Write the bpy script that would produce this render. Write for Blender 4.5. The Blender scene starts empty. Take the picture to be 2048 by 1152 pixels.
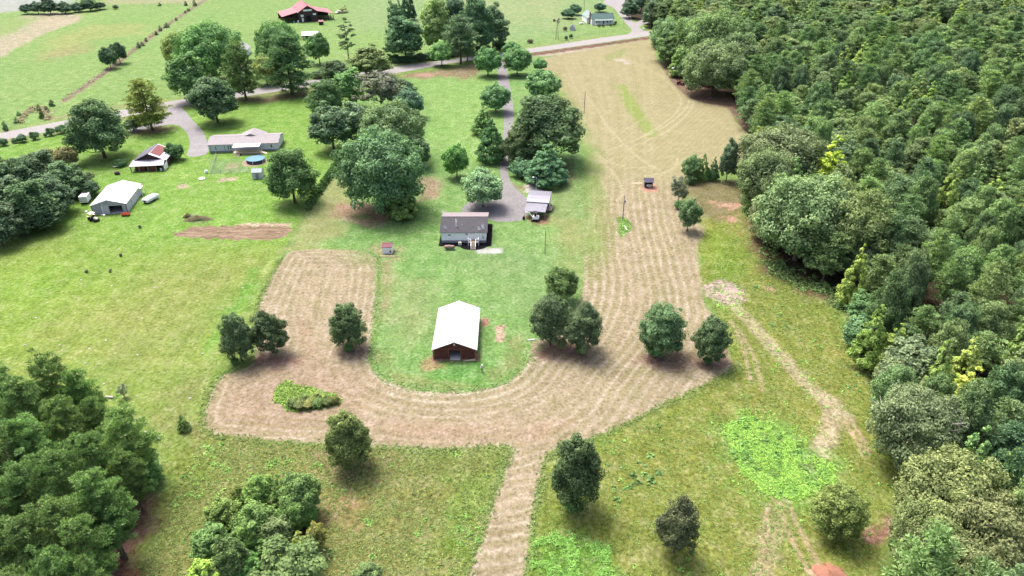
import bpy, math, random
import numpy as np
from mathutils import Vector

# ------------------------------------------------------------------ camera, sky, sun, exposure
scene = bpy.context.scene
CAM_H = 80.0; PITCH = math.radians(31.0); FPX = 1365.0     # flying height in m, downward pitch, focal length for a 2048 px wide frame
cam_data = bpy.data.cameras.new('camera'); cam_data.sensor_width = 36.0
cam_data.lens = 36.0 * FPX / 2048.0; cam_data.clip_start = 1.0; cam_data.clip_end = 12000.0
camera = bpy.data.objects.new('camera', cam_data); scene.collection.objects.link(camera)
camera.location = (0, 0, CAM_H); camera.rotation_euler = (math.pi / 2 - PITCH, 0, 0)
scene.camera = camera

SUN_AZ = math.radians(-38.0); SUN_EL = math.radians(63.0)    # sun high, behind the scene and to the left
world = bpy.data.worlds.new('World'); scene.world = world; world.use_nodes = True
wn = world.node_tree; wn.nodes.clear()
sky = wn.nodes.new('ShaderNodeTexSky'); sky.sky_type = 'NISHITA'; sky.sun_disc = False
sky.sun_elevation = SUN_EL; sky.sun_rotation = SUN_AZ; sky.altitude = 150; sky.air_density = 0.55; sky.dust_density = 7.0; sky.ozone_density = 1.0
bg = wn.nodes.new('ShaderNodeBackground'); bg.inputs[1].default_value = 0.15
wo = wn.nodes.new('ShaderNodeOutputWorld')
wn.links.new(sky.outputs[0], bg.inputs[0]); wn.links.new(bg.outputs[0], wo.inputs[0])
sun_data = bpy.data.lights.new('sun', 'SUN'); sun_data.energy = 1.5; sun_data.angle = math.radians(20.0); sun_data.color = (1.0, 0.955, 0.89)
sun = bpy.data.objects.new('sun', sun_data); scene.collection.objects.link(sun)
sdir = Vector((math.sin(SUN_AZ) * math.cos(SUN_EL), math.cos(SUN_AZ) * math.cos(SUN_EL), math.sin(SUN_EL)))
sun.rotation_euler = sdir.to_track_quat('Z', 'Y').to_euler(); sun.location = sdir * 300
vs = scene.view_settings; vs.view_transform = 'Standard'; vs.look = 'None'; vs.gamma = 1.0; vs.use_curve_mapping = False
vs.exposure = 1.60
cy = scene.cycles
cy.max_bounces = 5; cy.diffuse_bounces = 3; cy.glossy_bounces = 2; cy.transmission_bounces = 3; cy.transparent_max_bounces = 4
cy.use_adaptive_sampling = True; cy.adaptive_threshold = 0.02
cy.use_denoising = True
try:
    cy.denoiser = 'OPENIMAGEDENOISE'; cy.denoising_input_passes = 'RGB_ALBEDO_NORMAL'
except Exception: pass
scene.render.film_transparent = False

# ------------------------------------------------------------------ helpers
COL = scene.collection
CX, CY = 1024.0, 576.0; SP, CP = math.sin(PITCH), math.cos(PITCH)
def gp(x, y, z=0.0):
    """the place on the land (at height z) that a survey mark of the aerial photo belongs to"""
    u = (x - CX) / FPX; v = (y - CY) / FPX
    t = (CAM_H - z) / (SP + v * CP)
    return (u * t, t * (CP - v * SP))
def pr(X, Y, Z=0.0):
    d = Z - CAM_H; zc = Y * CP - d * SP
    return (CX + FPX * X / zc, CY + FPX * (-(Y * SP) - d * CP) / zc, FPX / zc)
def height_of(xb, yb, yt):
    X, Y = gp(xb, yb); lo, hi = 0.0, 70.0
    for _ in range(40):
        m = (lo + hi) / 2
        if pr(X, Y, m)[1] > yt: lo = m
        else: hi = m
    return lo
def gps(pts): return [gp(*p) for p in pts]

def lin(c): c = c / 255.0; return c / 12.92 if c <= 0.04045 else ((c + 0.055) / 1.055) ** 2.4
GAIN = 3.5
def S(r, g, b, k=1.0): return (lin(r) / GAIN * k, lin(g) / GAIN * k, lin(b) / GAIN * k)

class Nodes:
    def __init__(s, name):
        s.m = bpy.data.materials.new(name); s.m.use_nodes = True; s.t = s.m.node_tree; s.t.nodes.clear()
        s.out = s.t.nodes.new('ShaderNodeOutputMaterial')
    def n(s, typ, **kw):
        nd = s.t.nodes.new(typ)
        for k, v in kw.items(): setattr(nd, k, v)
        return nd
    def put(s, sock, v):
        if isinstance(v, bpy.types.NodeSocket): s.t.links.new(v, sock)
        else:
            if hasattr(sock.default_value, '__len__') and not hasattr(v, '__len__'): v = (v, v, v, 1)
            if hasattr(sock.default_value, '__len__') and len(sock.default_value) == 4 and len(v) == 3: v = (*v, 1)
            sock.default_value = v
    def math(s, op, a, b=0.0, c=None, clamp=False):
        nd = s.n('ShaderNodeMath', operation=op, use_clamp=clamp); s.put(nd.inputs[0], a); s.put(nd.inputs[1], b)
        if c is not None: s.put(nd.inputs[2], c)
        return nd.outputs[0]
    def mix(s, fac, a, b, mode='MIX'):
        nd = s.n('ShaderNodeMix', data_type='RGBA', blend_type=mode)
        s.put(nd.inputs[0], fac); s.put(nd.inputs[6], a); s.put(nd.inputs[7], b); return nd.outputs[2]
    def coord(s, which='Object'): return s.n('ShaderNodeTexCoord').outputs[which]
    def noise(s, co, scale, detail=3, rough=0.55, stretch=None):
        if stretch is not None:
            mp = s.n('ShaderNodeMapping'); s.t.links.new(co, mp.inputs[0]); mp.inputs['Scale'].default_value = stretch; co = mp.outputs[0]
        nd = s.n('ShaderNodeTexNoise'); s.t.links.new(co, nd.inputs['Vector'])
        nd.inputs['Scale'].default_value = scale; nd.inputs['Detail'].default_value = detail; nd.inputs['Roughness'].default_value = rough
        return nd.outputs[0]
    def rng(s, v, a, b, c, d):
        nd = s.n('ShaderNodeMapRange'); s.put(nd.inputs[0], v)
        for i, q in enumerate((a, b, c, d)): nd.inputs[i + 1].default_value = q
        return nd.outputs[0]
    def bump(s, h, dist, strength=1.0):
        nd = s.n('ShaderNodeBump'); s.put(nd.inputs['Height'], h); nd.inputs['Distance'].default_value = dist; nd.inputs['Strength'].default_value = strength
        return nd.outputs[0]
    def pbsdf(s, col, rough=0.8, metal=0.0, normal=None, spec=0.3):
        b = s.n('ShaderNodeBsdfPrincipled'); s.put(b.inputs['Base Color'], col); s.put(b.inputs['Roughness'], rough)
        b.inputs['Metallic'].default_value = metal; b.inputs['Specular IOR Level'].default_value = spec
        if normal is not None: s.t.links.new(normal, b.inputs['Normal'])
        return b.outputs[0]
    def done(s, sh): s.t.links.new(sh, s.out.inputs[0]); return s.m

def paint(name, col, rough=0.6, metal=0.0, var=0.12, scale=1.2, streak=None, bump=0.0, spec=0.3, grime=None):
    """plain surface colour with weathering that belongs to the surface"""
    N = Nodes(name); co = N.coord('Object')
    n1 = N.noise(co, scale, 4, 0.6); n2 = N.noise(co, scale * 7, 3, 0.6, streak)
    f = N.math('ADD', N.math('MULTIPLY', n1, 0.6), N.math('MULTIPLY', n2, 0.4))
    k = N.rng(f, 0.3, 0.7, 1 - var, 1 + var)
    c = N.mix(1.0, col, N.n('ShaderNodeCombineColor').outputs[0], 'MIX')
    vm = N.n('ShaderNodeVectorMath', operation='SCALE'); vm.inputs[0].default_value = col[:3]; N.put(vm.inputs['Scale'], k)
    c = vm.outputs[0]
    if grime is not None:
        c = N.mix(N.rng(N.noise(co, scale * 0.8, 5, 0.7, streak), 0.5, 0.72, 0, 0.8), c, grime)
    nm = N.bump(n2, bump) if bump else None
    return N.done(N.pbsdf(c, rough, metal, nm, spec))

class MB:
    """collects shapes for one mesh"""
    def __init__(s): s.v = []; s.f = []
    def poly(s, pts):
        b = len(s.v); s.v += [tuple(p) for p in pts]; s.f.append(tuple(range(b, b + len(pts))))
    def hexa(s, p):                       # 8 corners: bottom 4 ccw, top 4 ccw
        b = len(s.v); s.v += [tuple(q) for q in p]
        s.f += [tuple(b + i for i in q) for q in ((3, 2, 1, 0), (4, 5, 6, 7), (0, 1, 5, 4), (1, 2, 6, 5), (2, 3, 7, 6), (3, 0, 4, 7))]
        return s
    def box(s, x0, x1, y0, y1, z0, z1):
        return s.hexa([(x0, y0, z0), (x1, y0, z0), (x1, y1, z0), (x0, y1, z0), (x0, y0, z1), (x1, y0, z1), (x1, y1, z1), (x0, y1, z1)])
    def prism(s, pts, axis, a, b):        # 2-D outline extruded along an axis
        def P(u, v, w): return {'x': (w, u, v), 'y': (u, w, v), 'z': (u, v, w)}[axis]
        k = len(s.v); n = len(pts)
        s.v += [P(u, v, a) for u, v in pts] + [P(u, v, b) for u, v in pts]
        s.f.append(tuple(k + i for i in range(n))[::-1]); s.f.append(tuple(k + n + i for i in range(n)))
        for i in range(n):
            j = (i + 1) % n; s.f.append((k + i, k + j, k + n + j, k + n + i))
        return s
    def tube(s, p0, p1, r0, r1=None, n=8, cap=True):
        r1 = r0 if r1 is None else r1
        p0 = Vector(p0); p1 = Vector(p1); d = (p1 - p0).normalized()
        a = d.orthogonal().normalized(); c = d.cross(a); b = len(s.v)
        for p, r in ((p0, r0), (p1, r1)):
            for i in range(n):
                t = 2 * math.pi * i / n; s.v.append(tuple(p + (a * math.cos(t) + c * math.sin(t)) * r))
        for i in range(n):
            j = (i + 1) % n; s.f.append((b + i, b + j, b + n + j, b + n + i))
        if cap: s.f.append(tuple(b + i for i in range(n))[::-1]); s.f.append(tuple(b + n + i for i in range(n)))
        return s
    def lathe(s, prof, n=16, c=(0, 0, 0), axis='z'):
        b = len(s.v)
        for r, h in prof:
            for i in range(n):
                t = 2 * math.pi * i / n; q = (r * math.cos(t), r * math.sin(t), h)
                if axis == 'x': q = (q[2], q[0], q[1])
                if axis == 'y': q = (q[0], q[2], q[1])
                s.v.append((q[0] + c[0], q[1] + c[1], q[2] + c[2]))
        for k in range(len(prof) - 1):
            for i in range(n):
                j = (i + 1) % n; s.f.append((b + k * n + i, b + k * n + j, b + (k + 1) * n + j, b + (k + 1) * n + i))
        s.f.append(tuple(b + i for i in range(n))[::-1]); s.f.append(tuple(b + (len(prof) - 1) * n + i for i in range(n)))
        return s
    def build(s, name, mat, parent=None, bevel=0.0, smooth=False):
        me = bpy.data.meshes.new(name); me.from_pydata(s.v, [], s.f); me.update()
        import bmesh
        bm = bmesh.new(); bm.from_mesh(me); bmesh.ops.recalc_face_normals(bm, faces=bm.faces[:])
        if bevel: bmesh.ops.bevel(bm, geom=bm.edges[:], offset=bevel, segments=1, affect='EDGES')
        bm.to_mesh(me); bm.free()
        if smooth: me.polygons.foreach_set('use_smooth', [True] * len(me.polygons))
        me.materials.append(mat)
        o = bpy.data.objects.new(name, me); COL.objects.link(o)
        if parent is not None: o.parent = parent
        return o
def box(name, mat, parent, x0, x1, y0, y1, z0, z1, bevel=0.0): return MB().box(x0, x1, y0, y1, z0, z1).build(name, mat, parent, bevel)
def tag(o, label=None, cat=None, group=None, kind=None):
    for k, v in (('label', label), ('category', cat), ('group', group), ('kind', kind)):
        if v: o[k] = v
    return o
def thing(name, label, cat, loc=(0, 0, 0), rz=0.0, group=None):
    o = bpy.data.objects.new(name, None); COL.objects.link(o); o.empty_display_size = 0.3
    o.location = loc; o.rotation_euler = (0, 0, rz)
    return tag(o, label, cat, group)
def np_mesh(name, verts, quads, mat, attrs=(), smooth=False):
    verts = np.asarray(verts, np.float32); quads = np.asarray(quads, np.int32); k = quads.shape[1]
    me = bpy.data.meshes.new(name)
    me.vertices.add(len(verts)); me.vertices.foreach_set('co', verts.ravel())
    me.loops.add(quads.size); me.loops.foreach_set('vertex_index', quads.ravel())
    me.polygons.add(len(quads)); me.polygons.foreach_set('loop_start', np.arange(0, quads.size, k, dtype=np.int32))
    me.update(calc_edges=True)
    for an, typ, data in attrs:
        a = me.attributes.new(an, typ, 'POINT'); a.data.foreach_set('color' if 'COLOR' in typ else 'value', np.asarray(data, np.float32).ravel())
    me.materials.append(mat)
    return me

# ------------------------------------------------------------------ noise and distances in plan
def _grad(seed):
    r = np.random.RandomState(seed); a = r.rand(256) * 2 * np.pi
    return r.permutation(256), np.cos(a), np.sin(a)
def perlin(x, y, seed=0):
    p, gx, gy = _grad(seed); xi = np.floor(x).astype(int); yi = np.floor(y).astype(int); xf = x - xi; yf = y - yi
    def g(i, j, dx, dy):
        h = p[(p[i & 255] + j) & 255]; return gx[h] * dx + gy[h] * dy
    u = xf * xf * xf * (xf * (xf * 6 - 15) + 10); v = yf * yf * yf * (yf * (yf * 6 - 15) + 10)
    a = g(xi, yi, xf, yf); b = g(xi + 1, yi, xf - 1, yf); c = g(xi, yi + 1, xf, yf - 1); d = g(xi + 1, yi + 1, xf - 1, yf - 1)
    return (a + u * (b - a)) * (1 - v) + (c + u * (d - c)) * v
def fbm(X, Y, size, octv=4, seed=0, rough=0.5):
    s = np.zeros_like(X); a = 1.0; t = 0.0
    for k in range(octv):
        s += a * perlin(X / size + 17.3 * k, Y / size - 9.1 * k, seed + k); t += a; a *= rough; size /= 2.03
    return s / t * 1.6
def sstep(a, b, x):
    t = np.clip((x - a) / (b - a), 0, 1); return t * t * (3 - 2 * t)
def seg_dist(X, Y, pts, closed=False, along=False):
    d = np.full(X.shape, 1e9); n = len(pts); acc = 0.0; al = np.zeros(X.shape)
    for i in range(n if closed else n - 1):
        ax, ay = pts[i]; bx, by = pts[(i + 1) % n]; ex, ey = bx - ax, by - ay; L2 = ex * ex + ey * ey + 1e-9
        t = np.clip(((X - ax) * ex + (Y - ay) * ey) / L2, 0, 1)
        q = np.hypot(X - ax - t * ex, Y - ay - t * ey)
        if along: al = np.where(q < d, acc + t * math.sqrt(L2), al)
        d = np.minimum(d, q); acc += math.sqrt(L2)
    return (d, al) if along else d
def poly_sdf(X, Y, pts):
    d = seg_dist(X, Y, pts, True); ins = np.zeros(X.shape, bool); n = len(pts)
    for i in range(n):
        ax, ay = pts[i]; bx, by = pts[(i + 1) % n]
        c = ((ay > Y) != (by > Y)); den = by - ay if by != ay else 1e-9
        ins ^= c & (X < (bx - ax) * (Y - ay) / den + ax)
    return np.where(ins, -d, d)
def smooth_line(pts, n=6):
    """Catmull-Rom through the points"""
    P = [pts[0]] + list(pts) + [pts[-1]]; out = []
    for i in range(1, len(P) - 2):
        p0, p1, p2, p3 = (np.array(P[j], float) for j in (i - 1, i, i + 1, i + 2))
        for k in range(n):
            t = k / n
            out.append(tuple(0.5 * (2 * p1 + (p2 - p0) * t + (2 * p0 - 5 * p1 + 4 * p2 - p3) * t * t + (3 * p1 - p0 - 3 * p2 + p3) * t ** 3)))
    out.append(tuple(pts[-1])); return out
def smooth_loop(pts, n=4):
    m = len(pts); out = []
    for i in range(m):
        p0, p1, p2, p3 = (np.array(pts[(i + j - 1) % m], float) for j in range(4))
        for k in range(n):
            t = k / n
            out.append(tuple(0.5 * (2 * p1 + (p2 - p0) * t + (2 * p0 - 5 * p1 + 4 * p2 - p3) * t * t + (3 * p1 - p0 - 3 * p2 + p3) * t ** 3)))
    return out
# ------------------------------------------------------------------ the land: one grid, finer near the village of small things, coarse far out
def _axis(core0, core1, step, lo, hi):
    c = list(np.arange(core0, core1 + step, step)); a = []; b = []; s = step; v = core0
    while v > lo: s *= 1.35; v -= s; a.append(v)
    s = step; v = c[-1]
    while v < hi: s *= 1.35; v += s; b.append(v)
    return np.array(a[::-1] + c + b)
_py = _axis(-24, 1230, 2.7, -195, 1950)
_px = _axis(-170, 2220, 3.3, -2600, 4600)
_t = np.array([CAM_H / (SP + (y - CY) / FPX * CP) for y in _py]); _gy = np.array([gp(0, y)[1] for y in _py])
GX = ((_px[None, :] - CX) / FPX) * _t[:, None]; GY = np.repeat(_gy[:, None], len(_px), 1)
NR, NC = GX.shape

ROAD_TOP = [(-500, 345), (-200, 303), (0, 266), (150, 237), (260, 217), (350, 201), (450, 186), (600, 164), (700, 147), (800, 132), (900, 119), (1000, 105), (1100, 91), (1200, 76), (1260, 68), (1310, 60), (1500, 34), (1800, 0)]
ROAD_BOT = [(1800, 5), (1500, 44), (1310, 70), (1200, 86), (1080, 103), (1000, 113), (900, 127), (800, 145), (700, 160), (600, 176), (450, 199), (350, 214), (260, 231), (150, 254), (0, 281), (-200, 322), (-500, 370)]
MOWN = [(1082, 118), (1200, 95), (1306, 78), (1312, 110), (1345, 165), (1390, 200), (1455, 215), (1472, 243), (1502, 272), (1500, 305), (1470, 335), (1400, 350), (1362, 362), (1366, 400), (1392, 438), (1412, 462), (1398, 490), (1400, 530), (1406, 570), (1412, 610), (1440, 645), (1456, 690), (1466, 728), (1462, 742), (1420, 765), (1320, 815), (1240, 855), (1180, 880), (1125, 895), (1098, 915), (1085, 950), (1072, 1010), (1063, 1085), (1052, 1180), (1035, 1300), (900, 1300), (925, 1165), (950, 1100), (985, 1000), (1010, 930), (1022, 903), (1005, 893), (940, 897), (870, 901), (780, 896), (690, 893), (560, 885), (480, 876), (430, 871), (404, 850), (414, 800), (440, 752), (500, 727), (508, 680), (505, 640), (522, 595), (545, 545), (573, 507), (605, 498), (680, 498), (735, 503), (756, 520), (755, 560), (752, 620), (745, 690), (740, 712), (748, 738), (776, 760), (830, 777), (900, 782), (960, 777), (1000, 767), (1033, 748), (1052, 722), (1066, 685), (1110, 655), (1150, 612), (1163, 580), (1164, 540), (1163, 480), (1158, 430), (1163, 380), (1168, 340), (1163, 300), (1140, 250), (1110, 190), (1088, 145)]
LAWN_EDGE = [(735, 503), (756, 520), (755, 560), (752, 620), (745, 690), (740, 712), (748, 738), (776, 760), (830, 777), (900, 782), (960, 777), (1000, 767), (1033, 748), (1055, 722), (1085, 690), (1130, 650), (1153, 615), (1165, 580), (1166, 540), (1164, 480), (1160, 430), (1165, 380), (1170, 340), (1163, 300), (1140, 250), (1110, 190), (1088, 145)]
ISLAND = [(575, 760), (592, 770), (640, 780), (665, 790), (684, 806), (640, 818), (590, 823), (560, 811), (547, 790), (556, 772)]
ISLE2 = [(1238, 434), (1256, 440), (1267, 455), (1255, 466), (1239, 474)]
DRIVE = [(997, 112), (995, 150), (1003, 200), (1008, 250), (1003, 290), (1000, 330), (1000, 362), (978, 392), (936, 404), (925, 425), (974, 427), (981, 441), (1030, 443), (1051, 433), (1057, 402), (1042, 386), (1022, 365), (1016, 340), (1020, 300), (1026, 260), (1026, 210), (1018, 160), (1013, 130), (1011, 110)]
DRIVE2 = [(338, 214), (358, 211), (385, 240), (405, 262), (415, 286), (413, 308), (375, 312), (380, 290), (374, 266), (358, 252), (338, 249), (290, 259), (262, 264), (256, 257), (300, 248), (325, 238)]
DRIVE3 = [(1252, 72), (1264, 61), (1250, 45), (1238, 30), (1226, 15), (1205, 4), (1230, -6), (1250, 0), (1246, 12), (1262, 34), (1268, 45), (1300, 34), (1304, 42), (1278, 54), (1296, 66)]
GARDEN = [(343, 471), (372, 460), (400, 452), (560, 453), (582, 458), (562, 476), (480, 480), (390, 475)]
FOREST = [(1296, 52), (1330, 62), (1335, 130), (1372, 172), (1440, 196), (1470, 232), (1492, 262), (1500, 330), (1488, 400), (1520, 470), (1560, 530), (1640, 575), (1700, 620), (1728, 700), (1755, 780), (1785, 900), (1830, 960), (1850, 1060), (1880, 1300), (3200, 1300), (3200, -60), (1420, -20)]

W = {k: smooth_loop(gps(v), 3) for k, v in dict(MOWN=MOWN, ISLAND=ISLAND, ISLE2=ISLE2, DRIVE=DRIVE, DRIVE2=DRIVE2, DRIVE3=DRIVE3, GARDEN=GARDEN, FOREST=FOREST).items()}
W['ROAD'] = gps(smooth_line(ROAD_TOP, 4) + smooth_line(ROAD_BOT, 4))

def zone(C, X, Y, pts, col, soft=1.0, amp=1.0, size=4.0, k=1.0, con=None, seed=0, line=None, world=False):
    """lay one kind of ground cover over the colour field; con = how coarse its texture is"""
    P = pts if world else gps(pts)
    x0, x1 = min(p[0] for p in P) - 8 - soft, max(p[0] for p in P) + 8 + soft; y0, y1 = min(p[1] for p in P) - 8 - soft, max(p[1] for p in P) + 8 + soft
    m = (X > x0) & (X < x1) & (Y > y0) & (Y < y1)
    if not m.any(): return
    x, y = X[m], Y[m]
    d = seg_dist(x, y, P) - line if line else poly_sdf(x, y, P)
    d = d + fbm(x, y, size, 4, 50 + seed, 0.6) * amp
    a = k * (1 - sstep(-soft, soft, d))
    sub = C[m]; sub[:, :3] += (np.array(col) - sub[:, :3]) * a[:, None]
    if con is not None: sub[:, 3] += (con - sub[:, 3]) * a
    C[m] = sub

def land_colour(X, Y):
    C = np.empty(X.shape + (4,)); C[..., :3] = S(150, 188, 96); C[..., 3] = 0.36
    far = [(-1500, 500), (-500, 345), (-200, 303), (0, 268), (260, 219), (600, 166), (800, 134), (1000, 107), (1310, 62), (1500, 36), (1800, 2), (2600, -100), (2600, -190), (-4000, -190), (-4000, 400)]
    zone(C, X, Y, far, S(155, 198, 108), 2, 1)
    zone(C, X, Y, [(700, 60), (1000, 90), (1150, 70), (1240, 0), (1300, -60), (700, -60)], S(160, 197, 124), 20, 12, 30)
    zone(C, X, Y, [(890, 30), (1110, 62), (1150, 20), (1080, -10), (900, -15)], S(178, 200, 136), 14, 18, 30, 0.8, seed=3)
    zone(C, X, Y, [(-300, 190), (-100, 135), (0, 114), (45, 90), (100, 62), (150, 46), (168, 30), (100, 24), (0, 40), (-300, 60)], S(208, 203, 166), 2.5, 4, 14, 1, 0.5, 4)
    zone(C, X, Y, [(-300, 150), (-60, 100), (30, 62), (75, 38), (20, 36), (-300, 60)], S(170, 200, 120), 6, 6, 14, 1, 0.3, 5)
    zone(C, X, Y, [(-400, 40), (0, 26), (80, 18), (150, 6), (140, -20), (-500, -40)], S(205, 210, 205), 6, 6, 20, 0.9, 0.4, 6)
    zone(C, X, Y, [(100, 78), (180, 50), (300, 48), (285, 66), (190, 80), (100, 112)], S(186, 198, 118), 8, 12, 16, 0.8, seed=7)
    zone(C, X, Y, [(60, 118), (150, 88), (190, 96), (110, 120)], S(184, 180, 122), 8, 12, 12, 0.7, seed=8)
    zone(C, X, Y, [(205, 8), (390, 8), (420, 0), (330, -10), (210, -6)], S(196, 196, 150), 3, 6, 14, 0.8, seed=9)
    zone(C, X, Y, smooth_line([(128, 202), (160, 180), (217, 140), (262, 104), (300, 75), (345, 43), (410, 0)], 4), S(172, 152, 132), 1.2, 1.2, 3, 0.95, 0.5, 9, line=1.6)
    zone(C, X, Y, smooth_line([(98, 238), (92, 225), (80, 215), (60, 218), (42, 240)], 4), S(180, 160, 135), 1.2, 1.5, 3, 0.9, 0.5, 10, line=1.2)
    zone(C, X, Y, smooth_line([(98, 238), (130, 233), (165, 228), (215, 216), (270, 209)], 4), S(186, 165, 130), 1.2, 1.2, 3, 0.8, 0.5, 11, line=1.0)
    # verges of the county road
    zone(C, X, Y, smooth_line([(0, 285), (150, 258), (260, 235), (350, 217), (450, 202), (600, 180), (700, 164), (790, 149)], 3), S(180, 172, 125), 2, 2, 6, 0.7, 0.4, 12, line=1.8)
    zone(C, X, Y, smooth_line([(0, 263), (150, 234), (260, 214), (350, 198), (450, 183), (600, 161), (800, 129), (1000, 102), (1230, 68)], 3), S(178, 190, 120), 2, 2, 6, 0.6, 0.3, 13, line=2.0)
    zone(C, X, Y, smooth_line([(1015, 115), (1080, 107), (1200, 90), (1312, 74), (1400, 60)], 3), S(150, 112, 98), 0.8, 1.0, 4, 1, 0.6, 14, line=3.0)
    zone(C, X, Y, smooth_line([(1050, 118), (1085, 112), (1200, 95.5), (1310, 79)], 3), S(222, 206, 186), 0.8, 1.0, 4, 0.9, 0.4, 15, line=2.2)
    # left property
    left = [(-900, 1300), (-900, 420), (-200, 330), (0, 290), (260, 240), (350, 222), (600, 184), (650, 185), (640, 300), (690, 320), (620, 420), (560, 520), (500, 620), (440, 760), (400, 850), (330, 1000), (250, 1300)]
    zone(C, X, Y, left, S(148, 199, 84), 2, 2, 6)
    low = [(-900, 1300), (-900, 560), (0, 470), (150, 480), (420, 480), (560, 520), (500, 620), (440, 760), (400, 850), (330, 1000), (250, 1300)]
    zone(C, X, Y, low, S(160, 191, 86), 14, 14, 26, 0.9)
    zone(C, X, Y, [(120, 640), (300, 560), (420, 520), (520, 520), (470, 640), (430, 720), (300, 800), (150, 760)], S(174, 186, 104), 12, 16, 18, 0.65, 0.35, 16)
    zone(C, X, Y, [(330, 790), (430, 740), (400, 850), (330, 900), (280, 870)], S(172, 178, 108), 5, 6, 8, 0.8, 0.4, 17)
    zone(C, X, Y, [(0, 560), (60, 510), (180, 500), (210, 560), (100, 640), (0, 700)], S(158, 200, 78), 10, 12, 16, 0.7, seed=18)
    zone(C, X, Y, [(430, 420), (540, 400), (600, 430), (560, 450), (440, 445)], S(140, 198, 82), 6, 6, 10, 0.6, seed=19)
    zone(C, X, Y, smooth_line([(510, 540), (495, 575), (470, 620), (440, 660), (420, 700)], 4), S(125, 195, 70), 1.5, 1.5, 5, 0.7, seed=20, line=0.8)
    zone(C, X, Y, [(420, 320), (490, 318), (500, 342), (420, 350)], S(140, 185, 112), 2, 2, 6, 0.8, seed=21)
    zone(C, X, Y, [(455, 328), (480, 326), (482, 338), (450, 338)], S(205, 190, 150), 1.2, 3, 3, 0.7, 0.4, 22)
    for q in ([(427, 364), (445, 356), (472, 354), (470, 360), (445, 363)], [(355, 372), (372, 366), (376, 376), (360, 377)], [(470, 448), (500, 446), (520, 448), (580, 446), (578, 453), (540, 454), (470, 452)]):
        zone(C, X, Y, q, S(228, 205, 178), 0.7, 1.4, 3, 0.95, 0.5, 23)
    zone(C, X, Y, [(366, 440), (380, 428), (412, 432), (424, 440), (400, 452)], S(128, 165, 92), 1.0, 2, 4, 0.9, 0.5, 24)
    zone(C, X, Y, [(228, 258), (300, 250), (345, 256), (330, 266), (260, 270), (225, 285)], S(178, 150, 122), 3, 4, 6, 0.85, 0.4, 25)
    zone(C, X, Y, [(470, 200), (640, 180), (640, 190), (520, 208)], S(160, 135, 112), 2, 3, 6, 0.8, 0.4, 26)
    # house lawn in the middle
    mid = [(660, 330), (700, 200), (830, 150), (1000, 118), (1090, 112), (1110, 190), (1165, 300), (1172, 480), (1170, 600), (1060, 720), (1040, 770), (960, 800), (830, 800), (740, 750), (750, 620), (756, 515), (700, 495), (600, 495), (560, 520), (620, 420)]
    zone(C, X, Y, mid, S(147, 196, 108), 2, 2, 6)
    zone(C, X, Y, [(830, 160), (990, 140), (1000, 330), (870, 330)], S(156, 205, 108), 8, 6, 12, 0.8)
    zone(C, X, Y, [(620, 420), (690, 320), (700, 400), (680, 470), (620, 500), (570, 500)], S(182, 188, 124), 3, 4, 8, 0.85, 0.3, 27)
    zone(C, X, Y, [(668, 412), (720, 400), (790, 425), (770, 440), (740, 452), (700, 440), (672, 432)], S(190, 162, 132), 1.8, 3.5, 6, 0.95, 0.45, 28)
    zone(C, X, Y, [(700, 426), (735, 424), (745, 436), (715, 440)], S(150, 175, 105), 1.5, 2, 4, 0.8, seed=29)
    zone(C, X, Y, smooth_line([(690, 438), (722, 446), (745, 455), (772, 446)], 4), S(200, 185, 150), 0.8, 1.2, 3, 0.8, 0.4, 30, line=0.7)
    zone(C, X, Y, [(835, 360), (868, 352), (885, 366), (870, 395), (840, 400)], S(196, 172, 142), 2, 3.5, 5, 0.9, 0.45, 31)
    zone(C, X, Y, [(800, 150), (900, 138), (955, 126), (960, 150), (930, 160), (880, 152), (850, 158), (800, 155)], S(182, 150, 126), 2.5, 5, 5, 0.8, 0.5, 32)
    zone(C, X, Y, [(836, 148), (868, 146), (866, 153), (840, 154)], S(218, 180, 154), 1, 2, 3, 0.9, 0.4, 33)
    zone(C, X, Y, [(762, 520), (785, 520), (785, 600), (772, 640), (758, 640)], S(188, 180, 132), 2, 2.5, 6, 0.85, 0.35, 34)
    zone(C, X, Y, [(800, 560), (860, 560), (870, 640), (820, 700), (780, 640)], S(170, 190, 124), 4, 5, 7, 0.7, 0.35, 35)
    zone(C, X, Y, [(880, 500), (1000, 490), (1150, 520), (1150, 600), (1040, 640), (960, 560)], S(152, 190, 118), 5, 6, 9, 0.7, 0.3, 36)
    zone(C, X, Y, [(750, 700), (800, 745), (900, 752), (990, 740), (1040, 660), (1052, 725), (995, 768), (900, 783), (790, 768)], S(172, 184, 116), 1.8, 3.5, 5, 0.8, 0.4, 37)
    zone(C, X, Y, [(870, 725), (980, 722), (975, 765), (890, 770), (850, 750)], S(125, 190, 92), 2, 2.5, 5, 0.85, seed=38)
    zone(C, X, Y, [(843, 715), (872, 716), (890, 735), (862, 742), (845, 735)], S(205, 180, 132), 0.8, 1.6, 2.5, 0.9, 0.6, 39)
    zone(C, X, Y, [(752, 488), (800, 492), (800, 520), (760, 514), (735, 500)], S(186, 180, 132), 1.8, 2.5, 4, 0.85, 0.4, 40)
    zone(C, X, Y, [(1100, 380), (1165, 350), (1165, 470), (1110, 440)], S(160, 188, 116), 4, 4, 7, 0.8, seed=41)
    zone(C, X, Y, [(1105, 430), (1165, 440), (1165, 520), (1150, 570), (1125, 520)], S(176, 186, 116), 4, 4, 7, 0.8, 0.3, seed=42)
    zone(C, X, Y, [(1044, 300), (1140, 330), (1150, 360), (1080, 375), (1040, 360), (1030, 330)], S(150, 140, 108), 2, 3, 6, 0.85, 0.4, 43)
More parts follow.
